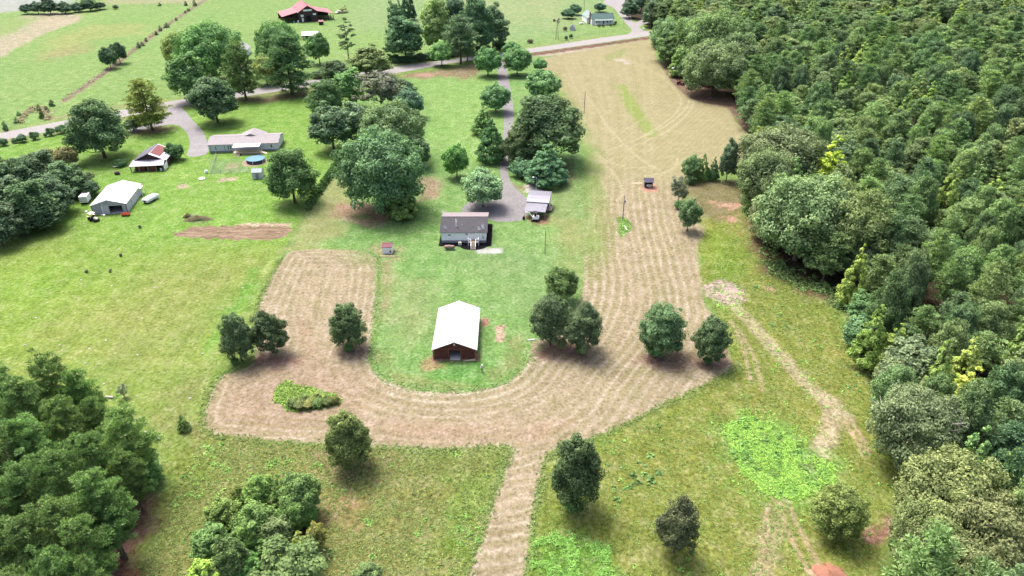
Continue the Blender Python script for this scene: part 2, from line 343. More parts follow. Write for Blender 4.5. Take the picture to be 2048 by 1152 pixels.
    zone(C, X, Y, [(1048, 373), (1058, 367), (1085, 370), (1082, 382), (1052, 384)], S(236, 232, 226), 0.6, 1.0, 3, 1, 0.4, 44)
    zone(C, X, Y, [(1015, 362), (1050, 372), (1050, 388), (1030, 378)], S(196, 178, 140), 1, 2, 4, 0.8, 0.5, 45)
    zone(C, X, Y, [(950, 498), (1006, 497), (1003, 507), (955, 507)], S(246, 244, 240), 0.35, 0.5, 2, 1, 0.3, 46)
    zone(C, X, Y, [(885, 421), (893, 425), (893, 442), (885, 432)], S(235, 232, 225), 0.4, 0.6, 2, 0.9, 0.3, 46)
    zone(C, X, Y, [(1048, 432), (1100, 430), (1098, 446), (1078, 452), (1060, 440)], S(178, 134, 108), 1.0, 1.6, 3, 0.85, 0.5, 47)
    zone(C, X, Y, [(962, 637), (977, 637), (977, 652), (962, 652)], S(212, 165, 142), 0.15, 0.15, 2, 1, 0.5, 48)
    zone(C, X, Y, [(992, 652), (1008, 650), (1010, 682), (989, 684)], S(214, 186, 160), 0.4, 0.9, 1.5, 0.95, 0.7, 49)
    zone(C, X, Y, [(863, 712), (960, 710), (962, 722), (864, 724)], S(190, 150, 130), 0.5, 0.8, 2, 0.85, 0.4, 50)
    zone(C, X, Y, [(1060, 683), (1088, 690), (1085, 712), (1066, 700)], S(216, 176, 150), 0.8, 2, 2.5, 0.8, 0.5, 51)
    # lower hayfield, rough pasture
    low2 = [(250, 1300), (330, 1000), (400, 860), (560, 890), (780, 900), (940, 900), (1022, 905), (985, 1000), (900, 1300)]
    zone(C, X, Y, low2, S(149, 169, 82), 1.5, 2, 6, 1, 0.6)
    zone(C, X, Y, low2, S(166, 158, 100), 4, 9, 7, 0.45, 0.6, 52)
    for q, c in (([(640, 900), (770, 905), (770, 945), (700, 965), (640, 945)], (160, 140, 112)), ([(900, 960), (1000, 920), (970, 1030), (920, 1130), (880, 1100)], (138, 178, 68)),
                 ([(650, 1010), (690, 1010), (690, 1040), (650, 1040)], (196, 165, 120)), ([(350, 900), (420, 880), (440, 960), (340, 1000)], (150, 172, 76))):
        zone(C, X, Y, q, S(*c), 3, 5, 5, 0.8, 0.6, 53)
    zone(C, X, Y, [(290, 985), (325, 1000), (300, 1060), (275, 1110), (265, 1200), (150, 1250), (190, 1130), (250, 1030)], S(168, 128, 108), 2, 2.5, 5, 1, 0.5, 54)
    zone(C, X, Y, [(240, 1150), (280, 1130), (290, 1145), (270, 1165)], S(222, 160, 120), 1, 1.5, 3, 0.9, 0.4, 55)
    right = [(1400, 440), (1480, 400), (1520, 480), (1640, 570), (1720, 700), (1760, 800), (1800, 960), (1780, 1060), (1720, 1300), (1030, 1300), (1065, 1085), (1090, 930), (1180, 884), (1320, 818), (1465, 742), (1440, 645), (1400, 540)]
    zone(C, X, Y, right, S(151, 176, 75), 1.5, 2, 6, 1, 0.5)
    zone(C, X, Y, right, S(164, 162, 88), 4, 10, 8, 0.4, 0.5, 56)
    zone(C, X, Y, [(1360, 365), (1480, 360), (1490, 410), (1440, 440), (1400, 440), (1370, 400)], S(160, 150, 108), 3, 3, 6, 0.9, 0.4, 57)
    zone(C, X, Y, [(1400, 470), (1450, 450), (1500, 520), (1480, 560), (1420, 560)], S(146, 182, 66), 3, 3, 6, 0.8, 0.4, 57)
    for q in ([(1415, 402), (1478, 405), (1478, 420), (1440, 414)], [(1445, 435), (1478, 430), (1465, 448)], [(1530, 570), (1548, 572), (1545, 582), (1532, 580)]):
        zone(C, X, Y, q, S(220, 182, 150), 0.8, 3.2, 2.5, 0.9, 0.5, 58)
    zone(C, X, Y, [(1500, 440), (1560, 500), (1660, 575), (1690, 610), (1600, 590), (1530, 540), (1490, 470)], S(156, 128, 100), 2.5, 4, 6, 0.9, 0.5, 59)
    zone(C, X, Y, [(1405, 572), (1440, 560), (1482, 572), (1492, 598), (1460, 612), (1420, 600)], S(226, 202, 186), 0.9, 2.2, 3, 1, 0.5, 60)
    zone(C, X, Y, smooth_line([(1470, 615), (1510, 655), (1560, 710), (1610, 765), (1655, 805), (1690, 835)], 4), S(208, 200, 152), 0.8, 0.9, 2.5, 0.9, 0.5, 61, line=1.5)
    zone(C, X, Y, smooth_line([(1562, 1000), (1545, 1060), (1528, 1160)], 4), S(196, 188, 140), 0.8, 1.6, 3, 0.6, 0.5, 69, line=1.5)
    zone(C, X, Y, smooth_line([(1660, 800), (1662, 850), (1645, 895), (1610, 935)], 4), S(210, 200, 156), 0.9, 1.0, 2.5, 0.9, 0.5, 62, line=1.6)
    for l in ([(1692, 845), (1712, 880), (1728, 912)], [(1700, 838), (1722, 872), (1738, 905)], [(1555, 985), (1560, 1020), (1580, 1070), (1605, 1120), (1625, 1152)], [(1575, 985), (1582, 1020), (1605, 1070), (1630, 1115), (1642, 1135)],
              [(1480, 660), (1510, 720), (1525, 780)], [(1462, 640), (1488, 700), (1500, 760)], [(1535, 1010), (1530, 1080), (1520, 1150)]):
        zone(C, X, Y, smooth_line(l, 4), S(214, 196, 150), 0.3, 0.4, 2, 0.9, 0.4, 63, line=0.38)
    zone(C, X, Y, [(1505, 1060), (1535, 1040), (1540, 1140), (1510, 1160)], S(196, 186, 140), 1.5, 3, 3, 0.7, 0.5, 64)
    zone(C, X, Y, [(1720, 1060), (1790, 1035), (1815, 1050), (1770, 1085), (1740, 1090)], S(196, 150, 130), 1.2, 2.4, 3, 0.95, 0.5, 65)
    zone(C, X, Y, [(1630, 1135), (1655, 1128), (1685, 1138), (1690, 1175), (1625, 1175)], S(236, 168, 140), 0.5, 0.8, 2, 1, 0.4, 66)
    zone(C, X, Y, [(1450, 850), (1500, 832), (1560, 850), (1600, 900), (1670, 930), (1660, 980), (1580, 1005), (1520, 985), (1470, 930)], S(132, 198, 84), 3.5, 7, 5, 0.8, 0.7, 67)
    zone(C, X, Y, [(1070, 1080), (1130, 1060), (1210, 1090), (1240, 1152), (1060, 1180)], S(124, 180, 70), 1.8, 3, 4, 0.85, 0.7, 68)
    zone(C, X, Y, W['FOREST'], S(92, 84, 62), 2.5, 3, 6, 1, 0.6, 70, world=True)
    zone(C, X, Y, [(1318, 120), (1345, 172), (1390, 207), (1458, 222), (1476, 248), (1504, 272), (1500, 240), (1460, 190), (1380, 130)], S(158, 132, 112), 1.5, 2.0, 5, 0.95, 0.5, 71)
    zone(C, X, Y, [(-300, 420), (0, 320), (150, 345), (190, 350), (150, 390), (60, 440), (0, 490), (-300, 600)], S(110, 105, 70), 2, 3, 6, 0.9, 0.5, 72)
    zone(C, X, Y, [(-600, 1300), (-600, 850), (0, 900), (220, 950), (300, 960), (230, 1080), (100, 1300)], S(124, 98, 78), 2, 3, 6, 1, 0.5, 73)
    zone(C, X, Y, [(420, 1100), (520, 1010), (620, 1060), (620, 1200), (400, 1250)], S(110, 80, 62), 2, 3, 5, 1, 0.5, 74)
    # mowing passes: faint streaks, diagonal over the left lawn, straight away from the viewer round the house
    dx_, dy_ = np.array(gp(510, 540)) - np.array(gp(420, 700)); q0 = math.hypot(dx_, dy_); dx_ /= q0; dy_ /= q0
    leftm = 1 - sstep(-30, -18, X); near_ = 1 - sstep(gp(0, 200)[1], gp(0, 150)[1], Y)
    s1 = fbm((X * dy_ - Y * dx_), (X * dx_ + Y * dy_) / 14, 2.2, 3, 91, .6); s2 = fbm(X, Y / 12, 2.0, 3, 92, .6)
    st = (s1 * leftm + s2 * (1 - leftm)) * near_
    C[..., :3] *= (1 + 0.16 * st)[..., None]
    dryp = sstep(0.02, 0.5, fbm(X, Y, 7, 5, 93, .65) + 0.4 * st) * 0.28
    tgt = C[..., :3] * np.array([1.25, 1.02, 1.25]); C[..., :3] += (tgt - C[..., :3]) * dryp[..., None]
    lush = sstep(0.08, 0.5, fbm(X, Y, 5, 5, 94, .65)) * 0.35
    tgt = C[..., :3] * np.array([0.70, 0.93, 0.66]); C[..., :3] += (tgt - C[..., :3]) * lush[..., None]
    # broad, slow changes of growth that every pasture has
    g = fbm(X, Y, 38, 4, 7); h = fbm(X, Y, 9, 4, 8, 0.6)
    C[..., 0] *= 1 + 0.16 * g + 0.14 * h; C[..., 1] *= 1 + 0.05 * g + 0.08 * h; C[..., 2] *= 1 + 0.15 * g + 0.12 * h
    return np.clip(C, 0.004, 0.6)

def ground_material(name, fine=1.0, bump=0.05, stretch=None, cell=2.3):
    N = Nodes(name); co = N.coord('Object'); at = N.n('ShaderNodeAttribute', attribute_name='Col'); A = at.outputs['Alpha']
    a = N.noise(co, 1.5, 3, 0.75, stretch); b = N.noise(co, 0.30, 3, 0.65, stretch)
    wv = N.n('ShaderNodeVectorMath', operation='ADD'); N.t.links.new(co, wv.inputs[0])          # uneven tufts: cells bent by noise
    nv = N.n('ShaderNodeTexNoise'); N.t.links.new(co, nv.inputs['Vector']); nv.inputs['Scale'].default_value = 1.6; nv.inputs['Detail'].default_value = 1
    N.put(wv.inputs[1], nv.outputs['Color'])
    mp = N.n('ShaderNodeMapping'); N.t.links.new(wv.outputs[0], mp.inputs[0]); mp.inputs['Scale'].default_value = stretch or (1, 0.75, 0.05)
    vo = N.n('ShaderNodeTexVoronoi'); N.t.links.new(mp.outputs[0], vo.inputs['Vector']); vo.inputs['Scale'].default_value = cell
    sc = N.n('ShaderNodeSeparateColor'); N.t.links.new(vo.outputs['Color'], sc.inputs[0])
    f = N.math('ADD', N.math('MULTIPLY', a, 0.50), N.math('ADD', N.math('MULTIPLY', b, 0.22), N.math('MULTIPLY', N.rng(sc.outputs[0], 0, 1, 0.36, 0.64), 0.28)))
    dev = N.math('MULTIPLY', N.math('SUBTRACT', f, 0.5), 9.0 * fine)
    k = N.math('MAXIMUM', N.math('ADD', 1.0, N.math('MULTIPLY', dev, A)), 0.28)
    v = N.n('ShaderNodeVectorMath', operation='SCALE'); N.put(v.inputs[0], at.outputs['Color']); N.put(v.inputs['Scale'], k)
    # dry stems among the green ones: paler, yellower flecks and patches
    dry = N.math('MULTIPLY', N.rng(N.math('ADD', N.math('MULTIPLY', N.rng(sc.outputs[1], 0, 1, .38, .62), 0.4), N.math('ADD', N.math('MULTIPLY', a, 0.3), N.math('MULTIPLY', b, 0.3))), 0.49, 0.60, 0, 1), N.math('MINIMUM', N.math('MULTIPLY', A, 1.7), 0.62))
    hs = N.n('ShaderNodeHueSaturation'); hs.inputs['Hue'].default_value = 0.455; hs.inputs['Saturation'].default_value = 0.60; hs.inputs['Value'].default_value = 1.2
    N.put(hs.inputs['Color'], v.outputs[0])
    colr = N.mix(dry, v.outputs[0], hs.outputs[0])
    return N.done(N.pbsdf(colr, 0.95, 0, N.bump(f, bump * 5), 0.08))

C0 = land_colour(GX, GY)
m_ground = ground_material('pasture_grass')
idx = np.arange(NR * NC).reshape(NR, NC)
q = np.stack([idx[:-1, :-1], idx[:-1, 1:], idx[1:, 1:], idx[1:, :-1]], -1).reshape(-1, 4)[:, ::-1]
me = np_mesh('ground', np.stack([GX, GY, np.zeros_like(GX)], -1).reshape(-1, 3), q, m_ground, [('Col', 'FLOAT_COLOR', C0.reshape(-1, 4))])
ground = bpy.data.objects.new('ground', me); COL.objects.link(ground); tag(ground, 'green and dry grass ground under the whole farm', kind='structure')

def sheet(name, sdf, z, colour, mat, label, kind='structure', parent=None, amp=0.0, size=1.5, seed=1):
    """a flush sheet cut out of the land grid along sdf = 0 (negative inside)"""
    D = sdf(GX, GY)
    if amp: D = D + fbm(GX, GY, size, 3, seed) * amp
    ins = D < 0; n = ins[:-1, :-1].astype(int) + ins[:-1, 1:] + ins[1:, 1:] + ins[1:, :-1]
    V = []; F = []; used = np.full(NR * NC, -1); full = q.reshape(NR - 1, NC - 1, 4)[n == 4]
    u = np.unique(full); used[u] = np.arange(len(u))
    V = [(x, y) for x, y in zip(GX.ravel()[u], GY.ravel()[u])]
    F = [tuple(r) for r in used[full]]
    for i, j in zip(*np.nonzero((n > 0) & (n < 4))):
        cs = [(i, j), (i + 1, j), (i + 1, j + 1), (i, j + 1)]; P = []
        for k in range(4):
            a, b = cs[k], cs[(k + 1) % 4]; da, db = D[a], D[b]
            if da < 0: P.append((GX[a], GY[a]))
            if (da < 0) != (db < 0):
                t = da / (da - db); P.append((GX[a] + t * (GX[b] - GX[a]), GY[a] + t * (GY[b] - GY[a])))
        if len(P) >= 3: k = len(V); V += P; F.append(tuple(range(k, k + len(P))))
    V = np.array(V); C = colour(V[:, 0], V[:, 1])
    me = bpy.data.meshes.new(name); me.from_pydata(np.column_stack([V, np.full(len(V), z)]).tolist(), [], F); me.update()
    if me.polygons and me.polygons[0].normal.z < 0: me.flip_normals()
    a = me.attributes.new('Col', 'FLOAT_COLOR', 'POINT'); a.data.foreach_set('color', np.asarray(C, np.float32).ravel())
    me.materials.append(mat)
    o = bpy.data.objects.new(name, me); COL.objects.link(o); tag(o, label, kind=kind)
    if parent: o.parent = parent
    return o
def flat(col, con, var=0.1, size=6, seed=3):
    def f(x, y):
        g = fbm(x, y, size, 4, seed); C = np.empty(x.shape + (4,)); C[:, :3] = np.array(col)[None] * (1 + var * g)[:, None]; C[:, 3] = con; return C
    return f

m_hard = ground_material('worn_asphalt', 0.6, 0.01)
m_straw = ground_material('mown_straw', 1.0, 0.06, None, 3.0)
m_soil = ground_material('tilled_soil', 1.1, 0.12, (0.35, 2.2, 1))

def mown_colour(x, y):
    d, al = seg_dist(x, y, smooth_line(gps(LAWN_EDGE), 4), along=True)
    dm = -poly_sdf(x, y, W['MOWN'])
    C = np.empty(x.shape + (4,)); n1 = fbm(x, y, 10, 4, 21, 0.6); n2 = fbm(x, y, 3, 4, 22, 0.6)
    far = sstep(gp(0, 420)[1], gp(0, 330)[1], y)                          # the upper field is paler and greener than the strip round the barn
    near = np.array(S(206, 190, 155)); up = np.array(S(202, 195, 146))
    C[:, :3] = near * (1 - far)[:, None] + up * far[:, None]; C[:, 3] = 0.36 - 0.16 * far
    # hay swaths laid parallel to the lawn's edge, and round the rim of the left lobe
    lobe = x < gp(735, 700)[0]; sd = np.where(lobe, dm, d); per = np.where(lobe, 1.8, 2.0)
    ph = (sd + 0.9 * fbm(x, y, 22, 2, 24) + 0.35 * n1 + 0.12 * n2) / per; lane = np.floor(ph); lane = 0.35 + 0.65 * np.abs(np.sin(lane * 12.9898 + 4.1)); brk = 0.45 + 0.75 * np.clip(0.5 + 1.2 * fbm(al / 3, sd * 3, 3, 3, 25), 0, 1); w = 0.5 + 0.5 * np.cos(ph * 2 * np.pi)
    corridor = sstep(gp(0, 790)[1], gp(0, 690)[1], y) * (x > gp(1060, 700)[0]) * (1 - far)
    s = w * (0.42 + 0.28 * corridor) * lane * brk * (1 - 0.8 * far)
    C[:, :3] += (np.array(S(176, 172, 112)) - C[:, :3]) * s[:, None]
    fr = ph - np.floor(ph); edge = (np.exp(-((fr - 0.5) / 0.14) ** 2)) * (0.66 + 0.20 * corridor) * lane * brk
    C[:, :3] += (np.array(S(236, 226, 196)) - C[:, :3]) * (np.clip(edge, 0, 0.9) * (1 - 0.85 * far))[:, None]
    rim = (np.exp(-((d - 0.9 - .3 * n2) / 0.4) ** 2) + np.exp(-((d - 3.0 - .4 * n2) / 0.45) ** 2)) * (1 - sstep(gp(0, 700)[1], gp(0, 640)[1], y)) * 0.6
    C[:, :3] += (np.array(S(232, 224, 192)) - C[:, :3]) * rim[:, None]
    mixg = sstep(0.05, 0.5, fbm(x, y, 5, 4, 23, .6)) * 0.3 * (1 - far); C[:, :3] += (np.array(S(172, 172, 112)) - C[:, :3]) * mixg[:, None]
    # rows of the upper field run away to the right
    r = np.cos((x * 0.86 - y * 0.5 + 0.6 * n2) / 1.9 * 2 * np.pi) * far * 0.05
    C[:, :3] *= (1 + r)[:, None]
    C[:, :3] *= (1 + 0.10 * n1 + 0.08 * n2)[:, None]
    def patch(pts, col, soft, amp, k, seed, line=None): zone(C, x, y, pts, S(*col), soft, amp, 4, k, None, seed, line)
    patch([(1236, 170), (1250, 170), (1290, 230), (1315, 268), (1300, 276), (1270, 240), (1245, 205)], (168, 195, 96), 1.5, 2.5, 0.9, 31)
    patch([(1168, 380), (1200, 470), (1195, 560), (1168, 560)], (160, 172, 92), 2, 3, 0.55, 32)
    patch([(1150, 340), (1200, 360), (1235, 440), (1215, 520), (1172, 480)], (162, 178, 96), 3, 3.5, 0.5, 33)
    patch([(1210, 110), (1250, 98), (1250, 112), (1215, 122)], (176, 190, 116), 3, 3, 0.8, 34)
    patch([(415, 800), (520, 740), (640, 720), (740, 740), (760, 790), (680, 860), (470, 868)], (204, 176, 148), 4, 5, 0.5, 35)
    patch([(740, 840), (1100, 850), (1100, 900), (760, 890)], (210, 184, 154), 3, 4, 0.4, 36)
    for l in ([(600, 640), (625, 700), (600, 720)], [(800, 855), (950, 862)], [(1060, 870), (1130, 850)]):
        patch(l, (212, 176, 148), 1.2, 2, 0.3, 37, line=1.2)
    for c0 in ((1120, 702, 60, 18), (1335, 722, 60, 14), (1420, 728, 45, 12), (540, 722, 60, 14), (710, 700, 40, 12)):
        cx_, cy_, a_, b_ = c0; patch([(cx_ + a_ * math.cos(t), cy_ + b_ * math.sin(t)) for t in np.linspace(0, 6.28, 12)[:-1]], (176, 134, 120), 2.0, 2.5, 0.7, 38)
    # tyre tracks
    tr = [[(1345, 165), (1372, 185), (1378, 205), (1362, 228), (1330, 252), (1290, 272), (1240, 292), (1215, 300)],
          [(1352, 165), (1380, 188), (1386, 208), (1368, 235), (1335, 262), (1290, 283), (1260, 296)],
          [(1335, 165), (1356, 188), (1362, 205), (1350, 228), (1320, 252), (1275, 278)],
          [(1175, 195), (1195, 220), (1210, 245), (1230, 270), (1260, 300), (1290, 325), (1320, 340)],
          [(1160, 290), (1200, 320), (1230, 350), (1245, 385), (1235, 400)], [(1170, 285), (1210, 320), (1260, 335), (1310, 332)],
          [(1355, 315), (1352, 330), (1330, 345), (1290, 352)], [(1180, 380), (1178, 430), (1172, 480)], [(1188, 385), (1188, 440), (1190, 490)], [(1202, 360), (1215, 390), (1196, 400)],
          [(1245, 110), (1262, 122), (1300, 140), (1330, 158)]]
    ft = [[(1150 + 14 * k, 400), (1160 + 13 * k, 300), (1150 + 14 * k, 210), (1110 + 17 * k, 125 - 2 * k)] for k in range(0, 12)] + [[(1180, 250), (1260, 200), (1300, 120)], [(1200, 300), (1330, 215), (1440, 240)], [(1180, 330), (1300, 300), (1450, 300)], [(1230, 350), (1330, 320), (1480, 290)], [(1130, 150), (1230, 150), (1310, 130)]]
    for i_, l in enumerate(ft): patch(smooth_line(l, 4), (224, 216, 172) if i_ % 3 else (180, 178, 118), 0.5, 0.9, 0.32, 41 + i_ % 5, line=0.45)
    for l in tr: patch(smooth_line(l, 4), (230, 222, 178), 0.35, 0.4, 0.75, 39, line=0.35)
    for q_ in ([(1226, 117), (1250, 118), (1252, 121), (1228, 120)], [(1232, 121), (1256, 122), (1258, 125), (1236, 124)], [(1246, 126), (1262, 126), (1262, 129), (1250, 128)]): patch(q_, (232, 222, 205), 0.8, 0.8, 0.9, 40)
    # outermost pass: a pale line of straw
    C[:, :3] += (np.array(S(222, 205, 170)) - C[:, :3]) * (np.exp(-(dm - 0.4) ** 2 / 0.2) * 0.55)[:, None]
    # mown lawn and hayfield grow into one another along the upper lawn
    bl = sstep(gp(0, 560)[1], gp(0, 480)[1], y) * (1 - sstep(0.0, 9.0, d + 4 * n1 + 2 * n2))
    L = land_colour(x, y)
    C[:, :3] += (L[:, :3] - C[:, :3]) * (bl * 0.85)[:, None]
    em = (1 - sstep(0.0, 0.9, dm + 0.45 * n2 + 0.35 * fbm(x, y, 1.0, 2, 27))) * 0.8
    C[:, :3] += (L[:, :3] - C[:, :3]) * em[:, None]
    return np.clip(C, 0.01, 0.6)
mown = sheet('mown_hayfield', lambda x, y: np.maximum(poly_sdf(x, y, W['MOWN']), np.maximum(-poly_sdf(x, y, W['ISLAND']), -poly_sdf(x, y, W['ISLE2']))), 0.006, mown_colour, m_straw,
             'tan freshly mown hayfield with curving swaths wrapping round the barn lawn', amp=0.9, size=1.3)
road = sheet('road', lambda x, y: poly_sdf(x, y, W['ROAD']), 0.012, flat(S(220, 216, 214), 0.14, 0.05, 12), m_hard, 'pale two lane county road crossing behind the houses')
def drive_colour(x, y):
    C = flat(S(192, 189, 190), 0.3, 0.12, 4)(x, y); return C
drive = sheet('driveway', lambda x, y: poly_sdf(x, y, W['DRIVE']), 0.010, drive_colour, m_hard, 'grey gravel driveway running from the road to the dark roofed house', amp=0.35)
drive2 = sheet('driveway', lambda x, y: poly_sdf(x, y, W['DRIVE2']), 0.010, flat(S(206, 203, 206), 0.25, 0.1, 4), m_hard, 'curved pale gravel driveway beside the long grey home', amp=0.35)
drive3 = sheet('driveway', lambda x, y: poly_sdf(x, y, W['DRIVE3']), 0.010, flat(S(212, 208, 207), 0.2, 0.08, 6), m_hard, 'forked pale driveway beside the green roofed farmhouse', amp=0.5)
def soil_colour(x, y):
    d = x * 0.05 + y; C = flat(S(206, 178, 148), 0.5, 0.2, 4)(x, y); w = 0.5 + 0.5 * np.cos(d / 1.35 * 2 * np.pi + 1.2 * fbm(x, y, 6, 3, 5))
    C[:, :3] += (np.array(S(168, 150, 112)) - C[:, :3]) * (w * 0.5)[:, None]; return C
garden = sheet('vegetable_plot', lambda x, y: poly_sdf(x, y, W['GARDEN']), 0.008, soil_colour, m_soil, 'strip of brown tilled soil across the green lawn', amp=2.2, size=2.5)
# ------------------------------------------------------------------ trees: prototypes
def leaf_material(name, trans=0.30, sat=1.0):
    N = Nodes(name); oi = N.n('ShaderNodeObjectInfo'); lv = N.n('ShaderNodeAttribute', attribute_name='lv')
    k = N.rng(lv.outputs['Fac'], 0, 1, 1.1, 5.0)
    r = N.rng(oi.outputs['Random'], 0, 1, 0.86, 1.14)
    v = N.n('ShaderNodeVectorMath', operation='SCALE'); N.put(v.inputs[0], oi.outputs['Color']); N.put(v.inputs['Scale'], N.math('MULTIPLY', k, r))
    hs = N.n('ShaderNodeHueSaturation'); N.put(hs.inputs['Hue'], N.rng(lv.outputs['Fac'], 0, 1, 0.515, 0.482)); hs.inputs['Saturation'].default_value = sat; N.put(hs.inputs['Color'], N.mix(1.0, v.outputs[0], (1.0, 1.02, 0.92), 'MULTIPLY'))
    d = N.pbsdf(hs.outputs[0], 0.7, 0, None, 0.06)
    t = N.n('ShaderNodeBsdfTranslucent'); N.put(t.inputs[0], N.mix(1.0, hs.outputs[0], (1.1, 1.25, 0.6), 'MULTIPLY'))
    mx = N.n('ShaderNodeMixShader'); mx.inputs[0].default_value = trans
    N.t.links.new(d, mx.inputs[1]); N.t.links.new(t.outputs[0], mx.inputs[2])
    return N.done(mx.outputs[0])
m_leaf = leaf_material('leaves')
m_bark = paint('bark', (0.10, 0.075, 0.058), 0.9, var=0.3, scale=2.0, streak=(1, 1, 0.2), bump=0.05)
m_palebark = paint('bleached_bark', (0.34, 0.31, 0.28), 0.9, var=0.2, scale=2.0, bump=0.03)

def norm(a): return a / (np.linalg.norm(a, axis=-1, keepdims=True) + 1e-9)
def leaves_from(P, Nn, L, Wd, R, curl=0.18):
    """kite-shaped leaf sprays, one quad each"""
    n = len(P); t = norm(np.cross(Nn, R.normal(size=(n, 3)))); b = np.cross(Nn, t)
    L = (L * (0.7 + 0.6 * R.rand(n)))[:, None]; Wd = (Wd * (0.7 + 0.6 * R.rand(n)))[:, None]
    v = np.stack([P - t * L * 0.5, P + b * Wd * 0.5 - Nn * L * curl * R.rand(n)[:, None], P + t * L * 0.5 - Nn * L * curl, P - b * Wd * 0.5 - Nn * L * curl * R.rand(n)[:, None]], 1)
    return v.reshape(-1, 3)
def fib_dirs(n, R):
    d = norm(R.normal(size=(n, 3))); return d
def crown_mesh(name, parts):
    V = np.concatenate([p[0] for p in parts]); lv = np.concatenate([p[1] for p in parts])
    q = np.arange(len(V)).reshape(-1, 4)
    return np_mesh(name, V, q, m_leaf, [('lv', 'FLOAT', np.repeat(lv, 4))])

def broad_crown(seed, H, W_, base, nclump, nleaf, leaf, rc=(0.16, 0.30), power=2.3, top=1.0, lump=0.22, droop=0.0, gap=0.12, lobes=0):
    """rounded crown: overlapping bunches of leaves over an uneven shell"""
    R = np.random.RandomState(seed); hz = (H - base) / 2; cz = base + hz; r = W_ / 2
    d = fib_dirs(nclump * 3, R); d = d[d[:, 2] > -0.75][:nclump]
    k = (np.abs(d[:, 0]) ** power + np.abs(d[:, 1]) ** power + np.abs(d[:, 2]) ** power) ** (-1 / power)
    nz = 1 + lump * fbm(d[:, 0] * 2 + 5, d[:, 1] * 2 + d[:, 2] * 3, 1.0, 2, seed) * 2
    taper = np.where(d[:, 2] > 0, 1 - (1 - top) * d[:, 2], 1.0)
    out = d * k[:, None] * nz[:, None]
    rad = R.uniform(rc[0], rc[1], len(d)) * r
    fr = 1 - R.rand(len(d)) ** 2 * 0.5
    ctr = np.stack([out[:, 0] * (r - rad * 0.8) * taper * fr, out[:, 1] * (r - rad * 0.8) * taper * fr, cz + out[:, 2] * (hz - rad * 0.6) * fr], 1)
    ctr[:, 2] = np.maximum(ctr[:, 2] - droop * np.hypot(ctr[:, 0], ctr[:, 1]) * 0.3, 0.4)
    keep = R.rand(len(d)) > gap; ctr, rad, d = ctr[keep], rad[keep], d[keep]
    parts = []; wts = rad ** 2; wts /= wts.sum(); cl = R.rand(len(ctr))
    for c, ra, dd, w, t in zip(ctr, rad, d, wts, cl):
        n = max(12, int(nleaf * w)); u = fib_dirs(n * 2, R); s = u @ dd; u = u[s > -0.45 - 0.3 * R.rand(len(s))][:n]; n = len(u)
        P = c + u * np.array([1, 1, 0.82]) * (ra * (0.62 + 0.48 * R.rand(n) ** 0.7))[:, None]
        nn = norm(u * 0.75 + dd * 0.25 + np.array([0, 0, 0.45]) + R.normal(size=(n, 3)) * 0.38)
        lv = np.clip(0.48 + 0.5 * (t - 0.5) + 0.22 * R.normal(size=n), 0, 1)
        parts.append((leaves_from(P, nn, leaf, leaf * 0.68, R), lv))
    n = int(nleaf * 0.22); u = fib_dirs(n * 2, R); u = u[u[:, 2] > -0.7][:n]; n = len(u)
    k = (np.abs(u[:, 0]) ** power + np.abs(u[:, 1]) ** power + np.abs(u[:, 2]) ** power) ** (-1 / power)
    nz = 1 + lump * fbm(u[:, 0] * 2 + 5, u[:, 1] * 2 + u[:, 2] * 3, 1.0, 2, seed) * 2
    tp = np.where(u[:, 2] > 0, 1 - (1 - top) * u[:, 2], 1.0); o = u * (k * nz * (0.62 + 0.3 * R.rand(n)))[:, None]
    P = np.stack([o[:, 0] * r * tp, o[:, 1] * r * tp, np.maximum(cz + o[:, 2] * hz, 0.3)], 1)
    parts.append((leaves_from(P, norm(u + np.array([0, 0, .4]) + R.normal(size=(n, 3)) * 0.5), leaf, leaf * 0.7, R), np.clip(0.42 + 0.2 * R.normal(size=n), 0, 1)))
    return crown_mesh('crown', parts), ctr, rad
